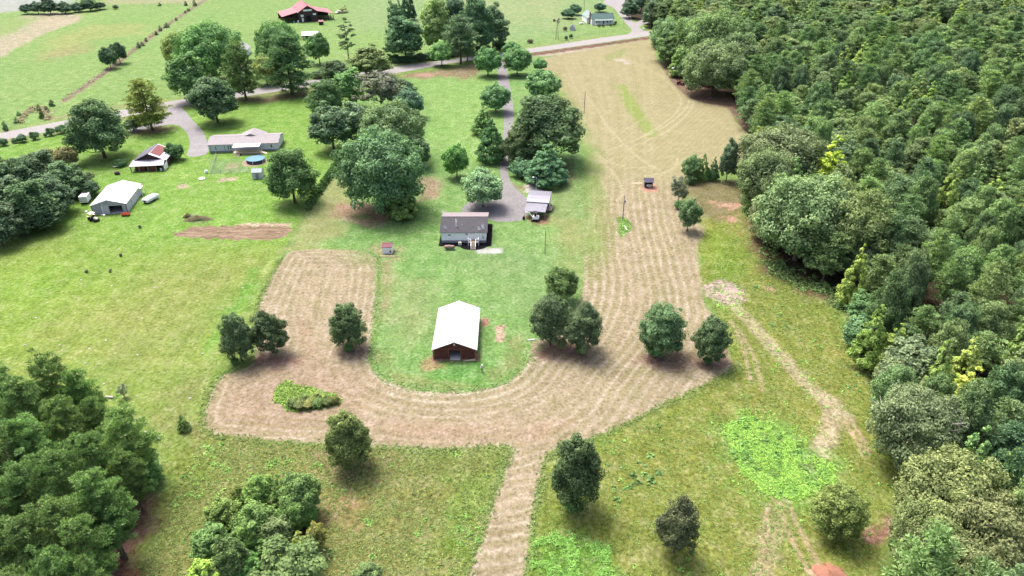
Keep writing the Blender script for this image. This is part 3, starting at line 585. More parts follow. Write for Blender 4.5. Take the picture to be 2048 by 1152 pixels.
def pine_crown(seed, H, W_, base, nwhorl, per, tuft, nneedle, needle, shape=0.75, gap=0.1, width=0.32):
    R = np.random.RandomState(seed); parts = []; br = []
    for i in range(nwhorl):
        t = (i + R.rand() * 0.7) / nwhorl; z = base + (H - base) * t * 0.97
        prof = (1 - t) ** shape * (0.55 + 0.45 * min(1, t / 0.22)); Lb = W_ / 2 * prof * 1.02 + 0.2
        for j in range(per):
            if R.rand() < gap: continue
            a = 2 * math.pi * (j + R.rand() * 0.8) / per + i * 1.9; L = Lb * R.uniform(0.72, 1.08); up = 0.10 + 0.38 * t + R.normal() * 0.08
            tip = np.array([math.cos(a) * L, math.sin(a) * L, z + L * up]); root = np.array([0, 0, z]); br.append((root, tip))
            nt = max(2, int(L / (tuft * 1.15)) + 1)
            for s in np.linspace(0.42, 1.0, nt):
                c = root + (tip - root) * s + R.normal(size=3) * tuft * 0.42; c[2] += tuft * 0.25
                rt = tuft * R.uniform(0.75, 1.25); n = nneedle
                u = fib_dirs(n * 2, R); u = u[u[:, 2] > -0.35][:n]; n = len(u)
                P = c + u * np.array([1, 1, 0.72]) * (rt * (0.35 + 0.6 * R.rand(n)))[:, None]
                nn = norm(np.cross(u, R.normal(size=(n, 3))) * 0.5 + u * 0.45 + np.array([0, 0, 0.5]))
                # needles point outwards from the shoot
                tdir = norm(u + R.normal(size=(n, 3)) * 0.25); b = norm(np.cross(nn, tdir)); Lf = (needle * (0.7 + 0.6 * R.rand(n)))[:, None]; Wf = Lf * width
                V = np.stack([P - tdir * Lf * 0.45, P + b * Wf * 0.5, P + tdir * Lf * 0.55, P - b * Wf * 0.5], 1).reshape(-1, 3)
                lv = np.clip(0.5 + 0.25 * (R.rand() - 0.5) + 0.2 * R.normal(size=n), 0, 1)
                parts.append((V, lv))
    c = np.array([0, 0, H - 0.4]); u = fib_dirs(60, R); P = c + u * tuft * 0.7
    parts.append((leaves_from(P, norm(u + np.array([0, 0, .5])), needle, needle * 0.35, R), np.full(60, 0.6)))
    return crown_mesh('crown', parts), br
def cone_crown(seed, H, W_, base, nclump, nleaf, leaf, shape=0.9, belly=0.18, rc=(0.13, 0.22), spire=1.0):
    R = np.random.RandomState(seed); parts = []; r = W_ / 2
    for i in range(nclump):
        t = 1 - math.sqrt(R.rand()) * 0.98 if R.rand() < 0.85 else R.rand()
        prof = min(1, t / belly + 0.45) * (1 - t) ** shape; a = R.rand() * 6.283
        rr = r * prof * R.uniform(0.55, 0.98); ra = r * R.uniform(*rc) * (0.45 + 0.75 * (1 - t))
        c = np.array([math.cos(a) * rr, math.sin(a) * rr, base + (H - base - ra) * t]); dd = norm(np.array([math.cos(a), math.sin(a), 0.55]))
        n = max(10, int(nleaf / nclump * (0.5 + (1 - t)))); u = fib_dirs(n * 2, R); u = u[(u @ dd) > -0.5][:n]; n = len(u)
        P = c + u * np.array([1, 1, 0.8 * spire]) * (ra * (0.6 + 0.5 * R.rand(n)))[:, None]
        nn = norm(u * 0.75 + dd * 0.4 + np.array([0, 0, 0.35]) + R.normal(size=(n, 3)) * 0.38)
        lv = np.clip(0.5 + 0.34 * (R.rand() - 0.5) + 0.2 * R.normal(size=n), 0, 1)
        parts.append((leaves_from(P, nn, leaf, leaf * 0.62, R), lv))
    return crown_mesh('crown', parts)
def trunk_mesh(name, H, r, limbs, mat, seed=0, top=0.9, bend=0.02):
    R = np.random.RandomState(seed); m = MB(); n = 6; pts = []
    for i in range(n):
        t = i / (n - 1); pts.append((R.normal() * bend * H * t, R.normal() * bend * H * t, H * top * t))
    pts[0] = (0, 0, -0.15)
    for i in range(n - 1):
        t0, t1 = i / (n - 1), (i + 1) / (n - 1); f0 = 1.45 if i == 0 else 1
        m.tube(pts[i], pts[i + 1], r * f0 * (1 - 0.85 * t0), r * (1 - 0.85 * t1), 7, False)
    for a, b, rr in limbs:
        mid = tuple(0.55 * x + 0.45 * y + R.normal() * 0.12 * (1 + k) for k, (x, y) in enumerate(zip(b, a)))
        m.tube(a, mid, rr, rr * 0.65, 5, False); m.tube(mid, b, rr * 0.65, rr * 0.2, 5, False)
    me = bpy.data.meshes.new(name); me.from_pydata(m.v, [], m.f); me.update(); me.materials.append(mat); return me

PROTO = {}
def add_broad(key, seed, H, W_, base, nclump, nleaf, leaf, r=0.2, mat=None, **kw):
    crown, ctr, rad = broad_crown(seed, H, W_, base, nclump, nleaf, leaf, **kw); R = np.random.RandomState(seed + 9); limbs = []
    for i in R.choice(len(ctr), min(16, len(ctr)), False):
        z0 = base * 0.6 + (ctr[i][2] - base * 0.6) * R.uniform(0.25, 0.6); z0 = max(0.5, min(z0, H * 0.75)); limbs.append(((0, 0, z0), tuple(ctr[i]), r * 0.42))
    PROTO.setdefault(key, []).append((crown, trunk_mesh('trunk', H, r, limbs, mat or m_bark, seed, 0.85), H, W_))
def add_pine(key, seed, H, W_, base, r=0.2, **kw):
    crown, br = pine_crown(seed, H, W_, base, **kw); limbs = [(tuple(a), tuple(a + (b - a) * 0.85), r * 0.28) for a, b in br[::2]]
    PROTO.setdefault(key, []).append((crown, trunk_mesh('trunk', H, r, limbs, m_bark, seed, 0.97, 0.008), H, W_))
def add_cone(key, seed, H, W_, base, r=0.16, **kw):
    PROTO.setdefault(key, []).append((cone_crown(seed, H, W_, base, **kw), trunk_mesh('trunk', H, r, [], m_bark, seed, 0.9, 0.006), H, W_))

for s in range(4): add_broad('oak', 100 + s, 12, 9.4, 0.6, 190, 22000, 0.34, 0.2, rc=(0.10, 0.24), power=2.1, lump=0.24, top=0.72, gap=0.10)
for s in range(3): add_broad('bigoak', 120 + s, 20, 22, 1.4, 230, 30000, 0.62, 0.5, rc=(0.11, 0.21), power=2.5, lump=0.17, gap=0.06)
for s in range(3): add_broad('yard', 140 + s, 9, 8, 1.1, 120, 12000, 0.40, 0.16, rc=(0.14, 0.27), power=2.2, gap=0.1, lump=0.16, top=0.85)
for s in range(3): add_broad('wood', 160 + s, 14, 9, 0.8, 120, 10500, 0.5, 0.2, rc=(0.13, 0.26), power=2.3, lump=0.22, top=0.8)
for s in range(2): add_broad('sparse', 170 + s, 12, 8, 2.0, 60, 5000, 0.45, 0.2, rc=(0.13, 0.24), power=2.1, lump=0.3, gap=0.3)
for s in range(4): add_pine('pine', 180 + s, 16, 8.2, 4.0, 0.2, nwhorl=9, per=6, tuft=0.98, nneedle=46, needle=0.60, shape=0.58)
for s in range(3): add_pine('nearpine', 200 + s, 18, 9.5, 5.0, 0.24, nwhorl=12, per=6, tuft=0.80, nneedle=100, needle=0.38, shape=0.5, width=0.30)
for s in range(2): add_pine('yardpine', 210 + s, 17, 12, 1.6, 0.3, nwhorl=12, per=7, tuft=1.0, nneedle=52, needle=0.6, shape=0.5)
for s in range(2): add_broad('domepine', 270 + s, 13, 11.5, 0.9, 150, 17000, 0.40, 0.26, rc=(0.12, 0.25), power=2.1, lump=0.22, top=0.72, gap=0.12)
for s in range(2): add_pine('barepine', 220 + s, 18, 8, 4.0, 0.22, nwhorl=10, per=3, tuft=0.7, nneedle=44, needle=0.6, shape=0.6, gap=0.2)
for s in range(3): add_cone('cedar', 230 + s, 9, 6.6, 0.5, nclump=170, nleaf=13000, leaf=0.30, shape=0.72, belly=0.22, rc=(0.10, 0.20))
for s in range(3): add_cone('gum', 240 + s, 14, 6.8, 1.0, nclump=90, nleaf=9000, leaf=0.46, shape=0.62, belly=0.25, rc=(0.17, 0.30))
for s in range(3): add_broad('shrub', 250 + s, 2.0, 2.4, 0.05, 40, 2600, 0.20, 0.05, rc=(0.2, 0.36), power=2.3, gap=0.08)
for s in range(1): add_cone('arbor', 260 + s, 3.0, 1.7, 0.05, 0.05, nclump=40, nleaf=1500, leaf=0.22, shape=0.6, belly=0.2, rc=(0.22, 0.4))

NAMES = dict(oak='oak_tree', bigoak='oak_tree', yard='shade_tree', wood='broadleaf_tree', sparse='broadleaf_tree', pine='pine_tree', nearpine='pine_tree', yardpine='pine_tree', domepine='pine_tree', barepine='pine_tree', cedar='cedar_tree', gum='sweetgum_tree', shrub='shrub', arbor='evergreen_shrub')
CATS = dict(shrub='shrub', arbor='shrub')
TR = random.Random(5)
TREE_POS = []
TINT = dict(oak=(.047, .068, .034), bigoak=(.060, .090, .040), yard=(.050, .092, .042), wood=(.048, .080, .038), sparse=(.06, .085, .05), pine=(.044, .078, .042), nearpine=(.062, .092, .036),
            yardpine=(.042, .074, .036), domepine=(.042, .074, .036), barepine=(.05, .07, .045), cedar=(.046, .082, .034), gum=(.105, .150, .048), shrub=(.055, .10, .035), arbor=(.035, .07, .028))
def plant(kind, X, Y, H, Wd, label, tint=None, group=None, var=None, parts=True, jitter=0.06):
    k = var if var is not None else TR.randrange(len(PROTO[kind])); crown, trunk, h0, w0 = PROTO[kind][k % len(PROTO[kind])]
    t = thing(NAMES[kind], label, CATS.get(kind, 'tree'), (X, Y, 0), TR.uniform(0, 6.283), group)
    Wd *= 0.98; sc = (Wd / w0, Wd / w0 * TR.uniform(0.92, 1.08), H / h0); c = tint or TINT[kind]
    j = [1 + TR.uniform(-jitter, jitter) for _ in range(3)]
    o = bpy.data.objects.new('crown', crown); COL.objects.link(o); o.parent = t; o.scale = sc; o.color = (c[0] * j[0], c[1] * j[1], c[2] * j[2], 1)
    o2 = bpy.data.objects.new('trunk', trunk); COL.objects.link(o2); o2.parent = t; o2.scale = sc
    TREE_POS.append((X, Y, Wd))
    return t
def tree_at(kind, xb, yb, yt, wpx, label, tint=None, group=None, var=None, hk=1.0):
    """tree standing at a surveyed base point, as tall and as wide as the photo shows it"""
    X, Y = gp(xb, yb); H = height_of(xb, yb, yt); s = pr(X, Y, H * 0.5)[2]
    return plant(kind, X, Y, H * hk, wpx / s, label, tint, group, var)
def tree_top(kind, xt, yt, H, wpx, label, tint=None, group=None, var=None):
    X, Y = gp(xt, yt, H); s = pr(X, Y, H * 0.6)[2]
    return plant(kind, X, Y, H, wpx / s, label, tint, group, var)
# ------------------------------------------------------------------ trees: where they stand
DK = (.042, .064, .034); OL = (.070, .092, .036); GR = (.058, .105, .045); BL = (.045, .082, .052); YG = (.12, .16, .036); GY_ = (.085, .10, .065); BR = (.105, .105, .052)
for a in [
    ('oak', 484, 722, 630, 66, 'dark oak at the corner of the hayfield, outer one of a pair', DK), ('oak', 545, 706, 624, 70, 'dark oak at the corner of the hayfield, inner one of a pair', DK),
    ('oak', 699, 694, 611, 78, 'single dark oak on tan hayfield between the oak pair and the barn', DK), ('oak', 1100, 690, 589, 88, 'largest dark oak of the clump right of the red barn', DK),
    ('oak', 1164, 703, 609, 80, 'dark oak on hayfield side of the clump right of the barn', (.044, .064, .032)), ('yard', 1121, 600, 536, 66, 'green tree at the back of the clump right of the barn', (.056, .085, .034)),
    ('oak', 1319, 708, 608, 96, 'bigger of two dark oaks standing on the mown strip by the dirt track', DK), ('oak', 1417, 722, 634, 74, 'smaller of two dark oaks standing on the mown strip by the dirt track', DK),
    ('oak', 703, 932, 830, 94, 'olive green tree on the lower edge of the hayfield', (.066, .084, .036)), ('oak', 1149, 1015, 878, 106, 'tall dark oak beside the mown lane at the bottom', (.042, .062, .030)),
    ('oak', 1347, 1105, 1000, 80, 'narrow dark grey green tree in the lower right pasture', (.05, .062, .036)), ('oak', 1663, 1064, 975, 106, 'broad olive tree below the bright weed patch', (.068, .088, .030)),
    ('cedar', 370, 860, 829, 31, 'little round cedar at the left tip of the hayfield', (.055, .085, .03)), ('sparse', 250, 795, 769, 24, 'small grey green bush on the left lawn above the pine wood', GY_),
    # left group by the road
    ('bigoak', 432, 165, 46, 128, 'tallest spreading tree of the group at the road bend', GR), ('bigoak', 380, 150, 62, 80, 'pale green tree on the outer side of the road bend group', OL), ('wood', 385, 205, 108, 82, 'green tree leaning over the road at the drive mouth', GR),
    ('yard', 436, 246, 157, 96, 'dense dark round tree beside the curved driveway', (.038, .062, .036)), ('yardpine', 492, 198, 90, 78, 'pine on the road verge between two big trees', (.05, .08, .035)),
    ('bigoak', 565, 150, 42, 92, 'tall tree hiding the corner of the red roofed barn', (.055, .09, .042)), ('yardpine', 585, 188, 66, 112, 'big dark pine on the verge of the road', (.044, .075, .04)), ('yard', 535, 170, 110, 50, 'yellowish small tree behind the roadside pine', (.10, .12, .05)),
    ('yard', 640, 128, 66, 48, 'open green tree in front of the white roofed shed', GR), ('barepine', 698, 120, 36, 46, 'sparse tall pine alone on the far pasture', None),
    ('yardpine', 305, 260, 164, 88, 'flat topped yellowish pine over bare ground by the driveway', (.085, .10, .035)), ('domepine', 210, 315, 205, 118, 'big dark pine between the road and the tumbledown barn', (.042, .07, .036)), ('yard', 268, 262, 238, 34, 'low dark tree tucked behind the big roadside pine', DK),
    # big clump in the middle
    ('wood', 744, 152, 94, 78, 'olive tree by the road at the back of the big clump', (.062, .082, .042)), ('yard', 672, 168, 122, 62, 'dark tree at the road edge of the big clump', DK), ('domepine', 655, 235, 158, 76, 'dark pine on the lawn side of the big clump', (.042, .072, .036)),
    ('wood', 700, 215, 140, 70, 'green tree inside the big clump above the pine', GR), ('sparse', 765, 225, 140, 96, 'grey half bare tree with pale dead limbs in the big clump', (.055, .065, .052)), ('wood', 808, 205, 160, 64, 'dark tree on the right flank of the big clump', (.042, .07, .04)),
    ('yard', 820, 235, 178, 60, 'blue green tree on the right flank of the big clump', BL), ('wood', 668, 300, 212, 92, 'broad blue green tree above the hedge end', (.052, .085, .048)), ('wood', 715, 290, 208, 80, 'pale green tree beside the great oak', (.062, .10, .058)),
    ('bigoak', 790, 320, 206, 138, 'wide oak behind the great round oak', (.062, .092, .046)), ('bigoak', 772, 418, 263, 178, 'great round oak with leaf litter round its foot', (.050, .082, .046)), ('wood', 838, 335, 272, 56, 'small tree pressed against the great round oak', (.055, .09, .045)),
    ('cedar', 808, 434, 353, 78, 'conical cedar in front of the great round oak', (.062, .095, .030)), ('domepine', 590, 405, 295, 104, 'bushy pine with bare lower limbs by the swimming pool', (.048, .08, .036)),
    # along the driveway
    ('yard', 976, 152, 94, 58, 'round tree left of the driveway entrance', (.05, .10, .045)), ('yard', 1034, 150, 92, 64, 'round tree right of the driveway entrance', (.052, .105, .048)), ('yard', 1024, 128, 84, 44, 'dark tree behind the one right of the driveway entrance', (.045, .085, .042)), ('yard', 1080, 142, 118, 30, 'small round tree on the upper edge of the hayfield', (.045, .085, .042)),
    ('yard', 992, 224, 168, 66, 'open tree half way along the driveway', (.05, .095, .048)), ('cedar', 968, 268, 210, 58, 'dark cedar left of the driveway, farther of two', (.038, .075, .03)), ('cedar', 983, 322, 234, 76, 'tall dark cedar left of the driveway, nearer of two', (.042, .078, .036)),
    ('yard', 914, 355, 290, 56, 'neat oval tree alone on the front lawn', (.05, .105, .036)), ('yard', 966, 413, 341, 88, 'spreading pale leaved tree on the driveway turnaround', (.07, .12, .066)),
    ('yard', 1085, 200, 140, 74, 'round green tree at the back of the driveway thicket', (.05, .088, .046)), ('oak', 1092, 322, 188, 150, 'dark glossy tree, largest of the driveway thicket', (.042, .066, .034)), ('oak', 1042, 330, 250, 76, 'dark tree overhanging the driveway', (.045, .07, .036)), ('cedar', 1092, 366, 284, 104, 'feathery blue green tree at the front of the driveway thicket', (.042, .085, .05)), ('shrub', 1045, 352, 318, 56, 'rounded bush at the driveway edge of the thicket', (.042, .082, .05)),
    # row behind the road, top middle
    ('wood', 812, 122, 34, 84, 'dark tree at the left end of the row beyond the road', (.04, .07, .042)), ('wood', 798, 100, 6, 46, 'slim tree behind the left end of the row beyond the road', (.046, .08, .048)), ('wood', 874, 108, -6, 68, 'pale yellow green tree in the row beyond the road', (.10, .135, .06)),
    ('domepine', 912, 100, -8, 66, 'dark pine standing up behind the row beyond the road', (.036, .062, .042)), ('pine', 922, 128, 34, 76, 'pine with tall bare trunk on the near road verge', (.05, .08, .05)), ('domepine', 955, 108, -4, 84, 'thick dark pine right of the bare trunked pine', (.044, .074, .046)), ('pine', 935, 122, 70, 46, 'small pine over the road beside the bare trunked one', (.05, .08, .05)),
    ('wood', 986, 100, 12, 64, 'open tree at the right end of the row beyond the road', (.052, .082, .05)), ('yard', 884, 132, 84, 50, 'light green tree bending over the road', (.07, .12, .048)), ('cedar', 818, 40, -30, 38, 'columnar cedar on the fence line at the top edge', (.034, .06, .04)), ('cedar', 800, 55, -5, 30, 'second columnar cedar on the fence line at the top edge', (.036, .064, .042)),
    # small group on the field edge
    ('yard', 1380, 362, 312, 38, 'light green tree at the left of the row of four by the hayfield', (.06, .10, .05)), ('cedar', 1403, 360, 306, 34, 'bright cedar second in the row of four by the hayfield', (.055, .10, .034)), ('cedar', 1424, 360, 312, 30, 'dark cedar third in the row of four by the hayfield', (.038, .072, .034)), ('wood', 1452, 362, 281, 42, 'tall grey green tree at the right of the row of four by the hayfield', (.05, .07, .048)),
    ('shrub', 1380, 368, 348, 26, 'round bush under the row of four by the hayfield', (.04, .075, .034)), ('sparse', 1355, 407, 350, 38, 'grey half bare tree on the edge of the mown strip', (.075, .082, .062)), ('yard', 1374, 462, 398, 48, 'green tree just below the half bare one', (.05, .085, .042)), ('shrub', 1357, 418, 400, 22, 'low bush between the half bare tree and the green one', GR),
    # farmhouse
    ('yard', 1136, 37, 18, 30, 'low magnolia left of the farmhouse, nearer one', (.038, .068, .048)), ('yard', 1150, 30, 8, 26, 'round magnolia left of the farmhouse, farther one', (.038, .068, .05)), ('yard', 1199, 24, 6, 26, 'round magnolia behind the farmhouse roof', (.034, .062, .046)), ('wood', 1258, 36, 0, 40, 'dark tree on the lawn between the farmhouse drives', (.042, .066, .046)), ('wood', 1302, 54, -2, 42, 'grey green tree by the mailbox', (.06, .08, .058)), ('wood', 1282, 24, -20, 44, 'dark tree behind the farmhouse drive', (.04, .064, .05)),
    # distant pasture
    ('yard', 222, 137, 94, 36, 'dark round tree on the pasture fence line, nearer of a fused pair', (.036, .062, .036)), ('yard', 241, 127, 85, 34, 'dark round tree on the pasture fence line, farther of a fused pair', (.038, .064, .038)),
]:
    kind, xb, yb, yt, w, label, tint = a
    tree_at(kind, xb, yb, yt, w, label, tint)
# far hedgerow along the top left, saplings on the fence lines, conifers on the verge
for i, (x, y, yt, w) in enumerate([(55, 28, 8, 26), (78, 28, 4, 30), (102, 28, -4, 34), (132, 27, 4, 32), (158, 24, 6, 28), (182, 22, -2, 34), (200, 19, 4, 28), (205, -4, -22, 40), (175, -6, -24, 40), (232, 18, 10, 12)]):
    tree_at('wood', x, y, yt, w, 'dark hedgerow tree at the top of the far left pasture', (.04, .065, .045), 'far hedgerow trees')
for i, (x, y, yt, w) in enumerate([(278, 96, 82, 10), (285, 92, 83, 10), (293, 83, 74, 7), (313, 70, 61, 8), (321, 62, 49, 8), (334, 55, 44, 11), (353, 41, 34, 6), (371, 26, 20, 6), (377, 22, 15, 8), (390, 12, -2, 9), (372, 11, 1, 9), (320, 12, 4, 8)]):
    tree_at('arbor', x, y, yt, w, 'dark sapling dotted along the far pasture fence line', (.045, .07, .04), 'saplings on the far fence line')
for i, (x, y, yt, w) in enumerate([(84, 236, 206, 12), (95, 222, 211, 9), (105, 212, 198, 13), (38, 231, 221, 9), (34, 246, 233, 11), (11, 258, 241, 13), (13, 262, 246, 8)]):
    tree_at('arbor', x, y, yt, w, 'slim young conifer in the rough corner beyond the road', (.045, .075, .04), 'young conifers beyond the road')
for i, (x, y, yt, w) in enumerate([(8, 291, 276, 18), (30, 286, 277, 12), (46, 284, 269, 22), (71, 279, 263, 18), (92, 274, 266, 8), (103, 271, 255, 18), (125, 266, 250, 22), (144, 261, 247, 14)]):
    tree_at('shrub', x, y, yt, w, 'small dark conifer in the row along the near side of the road', (.038, .065, .038), 'row of small conifers by the road')
# clipped evergreen hedge plants in a straight row
A, B = gp(692, 308), gp(617, 417); n = 22
for i in range(n):
    t = i / (n - 1); plant('arbor', A[0] + (B[0] - A[0]) * t, A[1] + (B[1] - A[1]) * t, 3.1 + TR.uniform(-.2, .2), 2.5, 'evergreen plant of the narrow hedge row beside the great oak' if i < n - 1 else 'larger bush closing the lower end of the hedge row', (.036, .07, .026), 'hedge row of evergreens' if i < n - 1 else None)
# left woods by the tumbledown barn
for (x, y, H, w) in [(60, 306, 12, 100), (20, 318, 13, 90), (112, 328, 10, 80), (150, 345, 7, 62), (172, 360, 5, 44), (88, 352, 11, 84), (40, 365, 13, 96), (-10, 360, 13, 100), (70, 395, 9, 84), (15, 408, 9, 80), (-25, 420, 10, 80), (100, 385, 7, 60), (35, 440, 4, 44), (-35, 330, 14, 100)]:
    tree_top('wood', x, y, H, w, 'dense dark tree in the small wood at the left edge above the lawn', (.040, .062, .036), 'trees of the small wood on the left')
tree_at('yard', 140, 335, 293, 50, 'brownish green open tree behind the small left wood', (.085, .085, .04)); tree_at('yard', 97, 320, 298, 34, 'rusty little tree showing above the small left wood', (.09, .085, .045))
tree_at('shrub', 352, 320, 286, 38, 'clipped round glossy bush at the end of the tumbledown barn', (.036, .066, .034)); tree_at('shrub', 243, 332, 318, 26, 'low weedy bush at the left corner of the tumbledown barn', (.05, .09, .04))
# lower left pine wood
for (x, y, H, w) in [(82, 716, 17, 120), (22, 762, 17, 120), (140, 745, 15, 95), (-25, 735, 17, 120), (175, 800, 14, 90), (105, 800, 16, 110), (40, 840, 16, 120), (-20, 850, 17, 130), (232, 818, 15, 130), (160, 872, 15, 120), (95, 905, 16, 120), (25, 930, 16, 130), (-30, 960, 16, 120), (170, 950, 16, 130), (240, 905, 12, 80), (95, 1005, 16, 130), (20, 1040, 16, 130), (145, 1040, 15, 110), (195, 985, 13, 100), (-40, 1060, 16, 130), (90, 1110, 16, 130), (150, 1125, 14, 100), (10, 1150, 16, 130), (120, 1190, 14, 100), (55, 1215, 16, 130)]:
    vv = TR.uniform(.8, 1.2); tree_top('nearpine', x, y, H, w * .96, 'yellow green pine in the dense stand at the lower left corner', tuple(q * vv for q in (.050, .080, .031)), 'pines of the lower left stand')
for (x, y, H, w) in [(282, 930, 4, 70), (240, 1005, 4.5, 50), (195, 1090, 5, 50), (290, 905, 3.5, 40)]:
    tree_top('wood', x, y, H, w, 'low leafy tree along the edge of the lower left pine stand', (.06, .10, .036), 'edge trees of the lower left stand')
# thicket at the bottom
for i, (k, x, y, H, w, lab, c) in enumerate([
    ('wood', 508, 958, 7, 74, 'upright dark green tree at the top of the bottom thicket', (.055, .092, .030)), ('cedar', 552, 946, 8, 48, 'pointed bright green tree at the top of the bottom thicket', (.06, .10, .032)), ('yard', 590, 952, 8, 84, 'round blue green tree at the top right of the bottom thicket', (.05, .085, .030)),
    ('yard', 478, 968, 5, 50, 'rusty tipped tree on the upper left of the bottom thicket', (.085, .095, .036)), ('yard', 578, 1000, 6, 64, 'pale green tree inside the right of the bottom thicket', (.058, .095, .032)), ('wood', 440, 1005, 6, 76, 'yellowish green tree on the left of the bottom thicket', (.07, .105, .034)),
    ('wood', 505, 1012, 7, 90, 'green tree in the middle of the bottom thicket', (.052, .088, .030)), ('yard', 488, 1052, 6, 56, 'mint green young tree amid the bottom thicket', (.062, .10, .034)), ('wood', 412, 1060, 6, 84, 'leafy green tree on the left edge of the bottom thicket', (.06, .10, .036)),
    ('wood', 450, 1080, 8, 76, 'dark blue green tree low in the bottom thicket', (.044, .074, .028)), ('gum', 594, 1062, 5, 48, 'golden yellow green tree at the right of the bottom thicket', (.095, .115, .03)), ('yard', 628, 1052, 5, 44, 'orange tinged tree at the right edge of the bottom thicket', (.095, .10, .032)),
    ('gum', 392, 1118, 8, 92, 'bright yellow green tree at the bottom edge', YG), ('sparse', 575, 1092, 9, 150, 'soft grey green tree cut off by the bottom edge', (.052, .080, .033)), ('shrub', 552, 1100, 3, 60, 'light green bush in the gap of the bottom thicket', (.08, .12, .035)), ('wood', 730, 1132, 4, 62, 'low dark tree cut off at the bottom middle', (.05, .08, .034)), ('wood', 545, 1040, 6, 70, 'olive tree beside the gap of the bottom thicket', (.066, .09, .04))]):
    tree_top(k, x, y, H, w, lab, c)
for (x, y, H, w) in [(470, 1030, 4, 60), (525, 985, 4, 50), (560, 1030, 4, 56), (520, 1075, 4, 60), (430, 1035, 4, 60), (610, 1010, 4, 46), (480, 1110, 5, 70), (420, 1130, 5, 70), (600, 1090, 4, 50), (540, 1000, 4, 46)]:
    tree_top('wood', x, y, H, w, 'small leafy filler tree inside the bottom thicket', (.05 + TR.uniform(0, .02), .085 + TR.uniform(0, .025), .034), 'small trees of the bottom thicket')
# great oaks on the forest edge
for a in [('bigoak', 1350, 122, 36, 100, 'spreading oak over the parked truck, left one on the forest edge', (.058, .09, .045)), ('bigoak', 1412, 150, 24, 132, 'tallest oak on the forest edge by the upper hayfield', (.062, .094, .046)), ('bigoak', 1422, 190, 84, 126, 'pale oak nearest the upper hayfield', (.070, .098, .054)),
          ('bigoak', 1450, 160, 60, 110, 'oak at the right of the forest edge group', (.062, .09, .046)), ('wood', 1325, 96, 40, 60, 'green tree left of the forest edge oaks by the road', (.06, .09, .05)),
          ('bigoak', 1545, 375, 252, 160, 'grey green oak on the forest edge beside the hayfield corner', (.066, .085, .050)), ('bigoak', 1520, 420, 300, 110, 'darker oak leaning towards the hayfield corner', (.056, .078, .042)), ('gum', 1648, 395, 268, 78, 'brilliant yellow tree rising among the dark forest edge oaks', (.15, .18, .034)),
          ('bigoak', 1590, 520, 352, 185, 'huge spreading oak on the right forest edge, left half', (.074, .102, .050)), ('bigoak', 1665, 535, 372, 170, 'huge spreading oak on the right forest edge, right half', (.082, .104, .048)), ('bigoak', 1535, 480, 398, 90, 'small brownish oak under the huge spreading oak', (.078, .09, .055)), ('wood', 1680, 545, 450, 90, 'dark tree in front of the huge spreading oak', (.05, .075, .038))]:
    kind, xb, yb, yt, w, label, tint = a; tree_at(kind, xb, yb, yt, w, label, tint)
for a in [('bigoak', 1862, 782, 15, 175, 'grey oak with bleached dead branches on the right edge', (.066, .082, .044)), ('bigoak', 1935, 925, 14, 200, 'brownish green oak at the bottom right, upper one', (.072, .082, .040)), ('bigoak', 1875, 1015, 11, 135, 'brownish olive oak at the bottom right over bare soil', (.066, .078, .036)), ('bigoak', 2010, 1010, 13, 170, 'brownish oak cut by the right edge at the bottom', (.068, .078, .038)), ('bigoak', 1925, 1080, 11, 170, 'dark olive oak at the bottom right corner', (.06, .072, .034)), ('wood', 2020, 1090, 9, 110, 'green tree in the bottom right corner', (.06, .088, .042)),
          ('gum', 1768, 602, 15, 70, 'bright green sweetgum on the right forest edge, upper', (.085, .125, .036)), ('gum', 1806, 645, 12, 70, 'yellow green sweetgum on the right forest edge, lower', (.10, .135, .036)), ('gum', 1965, 732, 13, 110, 'yellow sweetgum above the oak with dead branches', (.13, .15, .034)), ('gum', 1930, 735, 11, 56, 'second yellow sweetgum above the oak with dead branches', (.12, .145, .034)), ('wood', 1838, 690, 10, 110, 'grey green tree on the right forest edge', (.06, .078, .046)), ('wood', 1800, 730, 8, 80, 'olive grey tree low on the right forest edge', (.064, .078, .042)), ('wood', 1740, 590, 8, 70, 'green shrubby tree where the lane meets the forest', (.055, .10, .045)), ('wood', 1730, 640, 7, 70, 'dark shrubby tree on the forest edge beside the lane', (.046, .082, .042))]:
    kind, x, y, H, w, label, tint = a; t = tree_top(kind, x, y, H, w, label, tint)
    if 'bleached' in label:
        R = np.random.RandomState(4); m = MB(); crown = [c for c in t.children if c.name.startswith('crown')][0]; Wd = crown.scale[0] * 22; H_ = H
        for k in range(15):
            an = R.rand() * 6.28; L = Wd * R.uniform(0.28, 0.54); z = H_ * R.uniform(0.5, 0.8); p = Vector((0, 0, z * 0.7)); d = Vector((math.cos(an) * L, math.sin(an) * L, H_ * R.uniform(0.18, 0.36)))
            e = p + d; m.tube(p, e, 0.16, 0.05, 5)
            for j in range(4):
                s = R.uniform(0.6, 1.0); b = p + d * s; m.tube(b, b + Vector((R.normal(), R.normal(), R.uniform(0.1, 1.0))) * 1.0, 0.05, 0.02, 4)
        o = m.build('dead_branches', m_palebark, t); o.rotation_euler = (0, 0, 0); o['label'] = 'bleached bare branches sticking out of the crown'
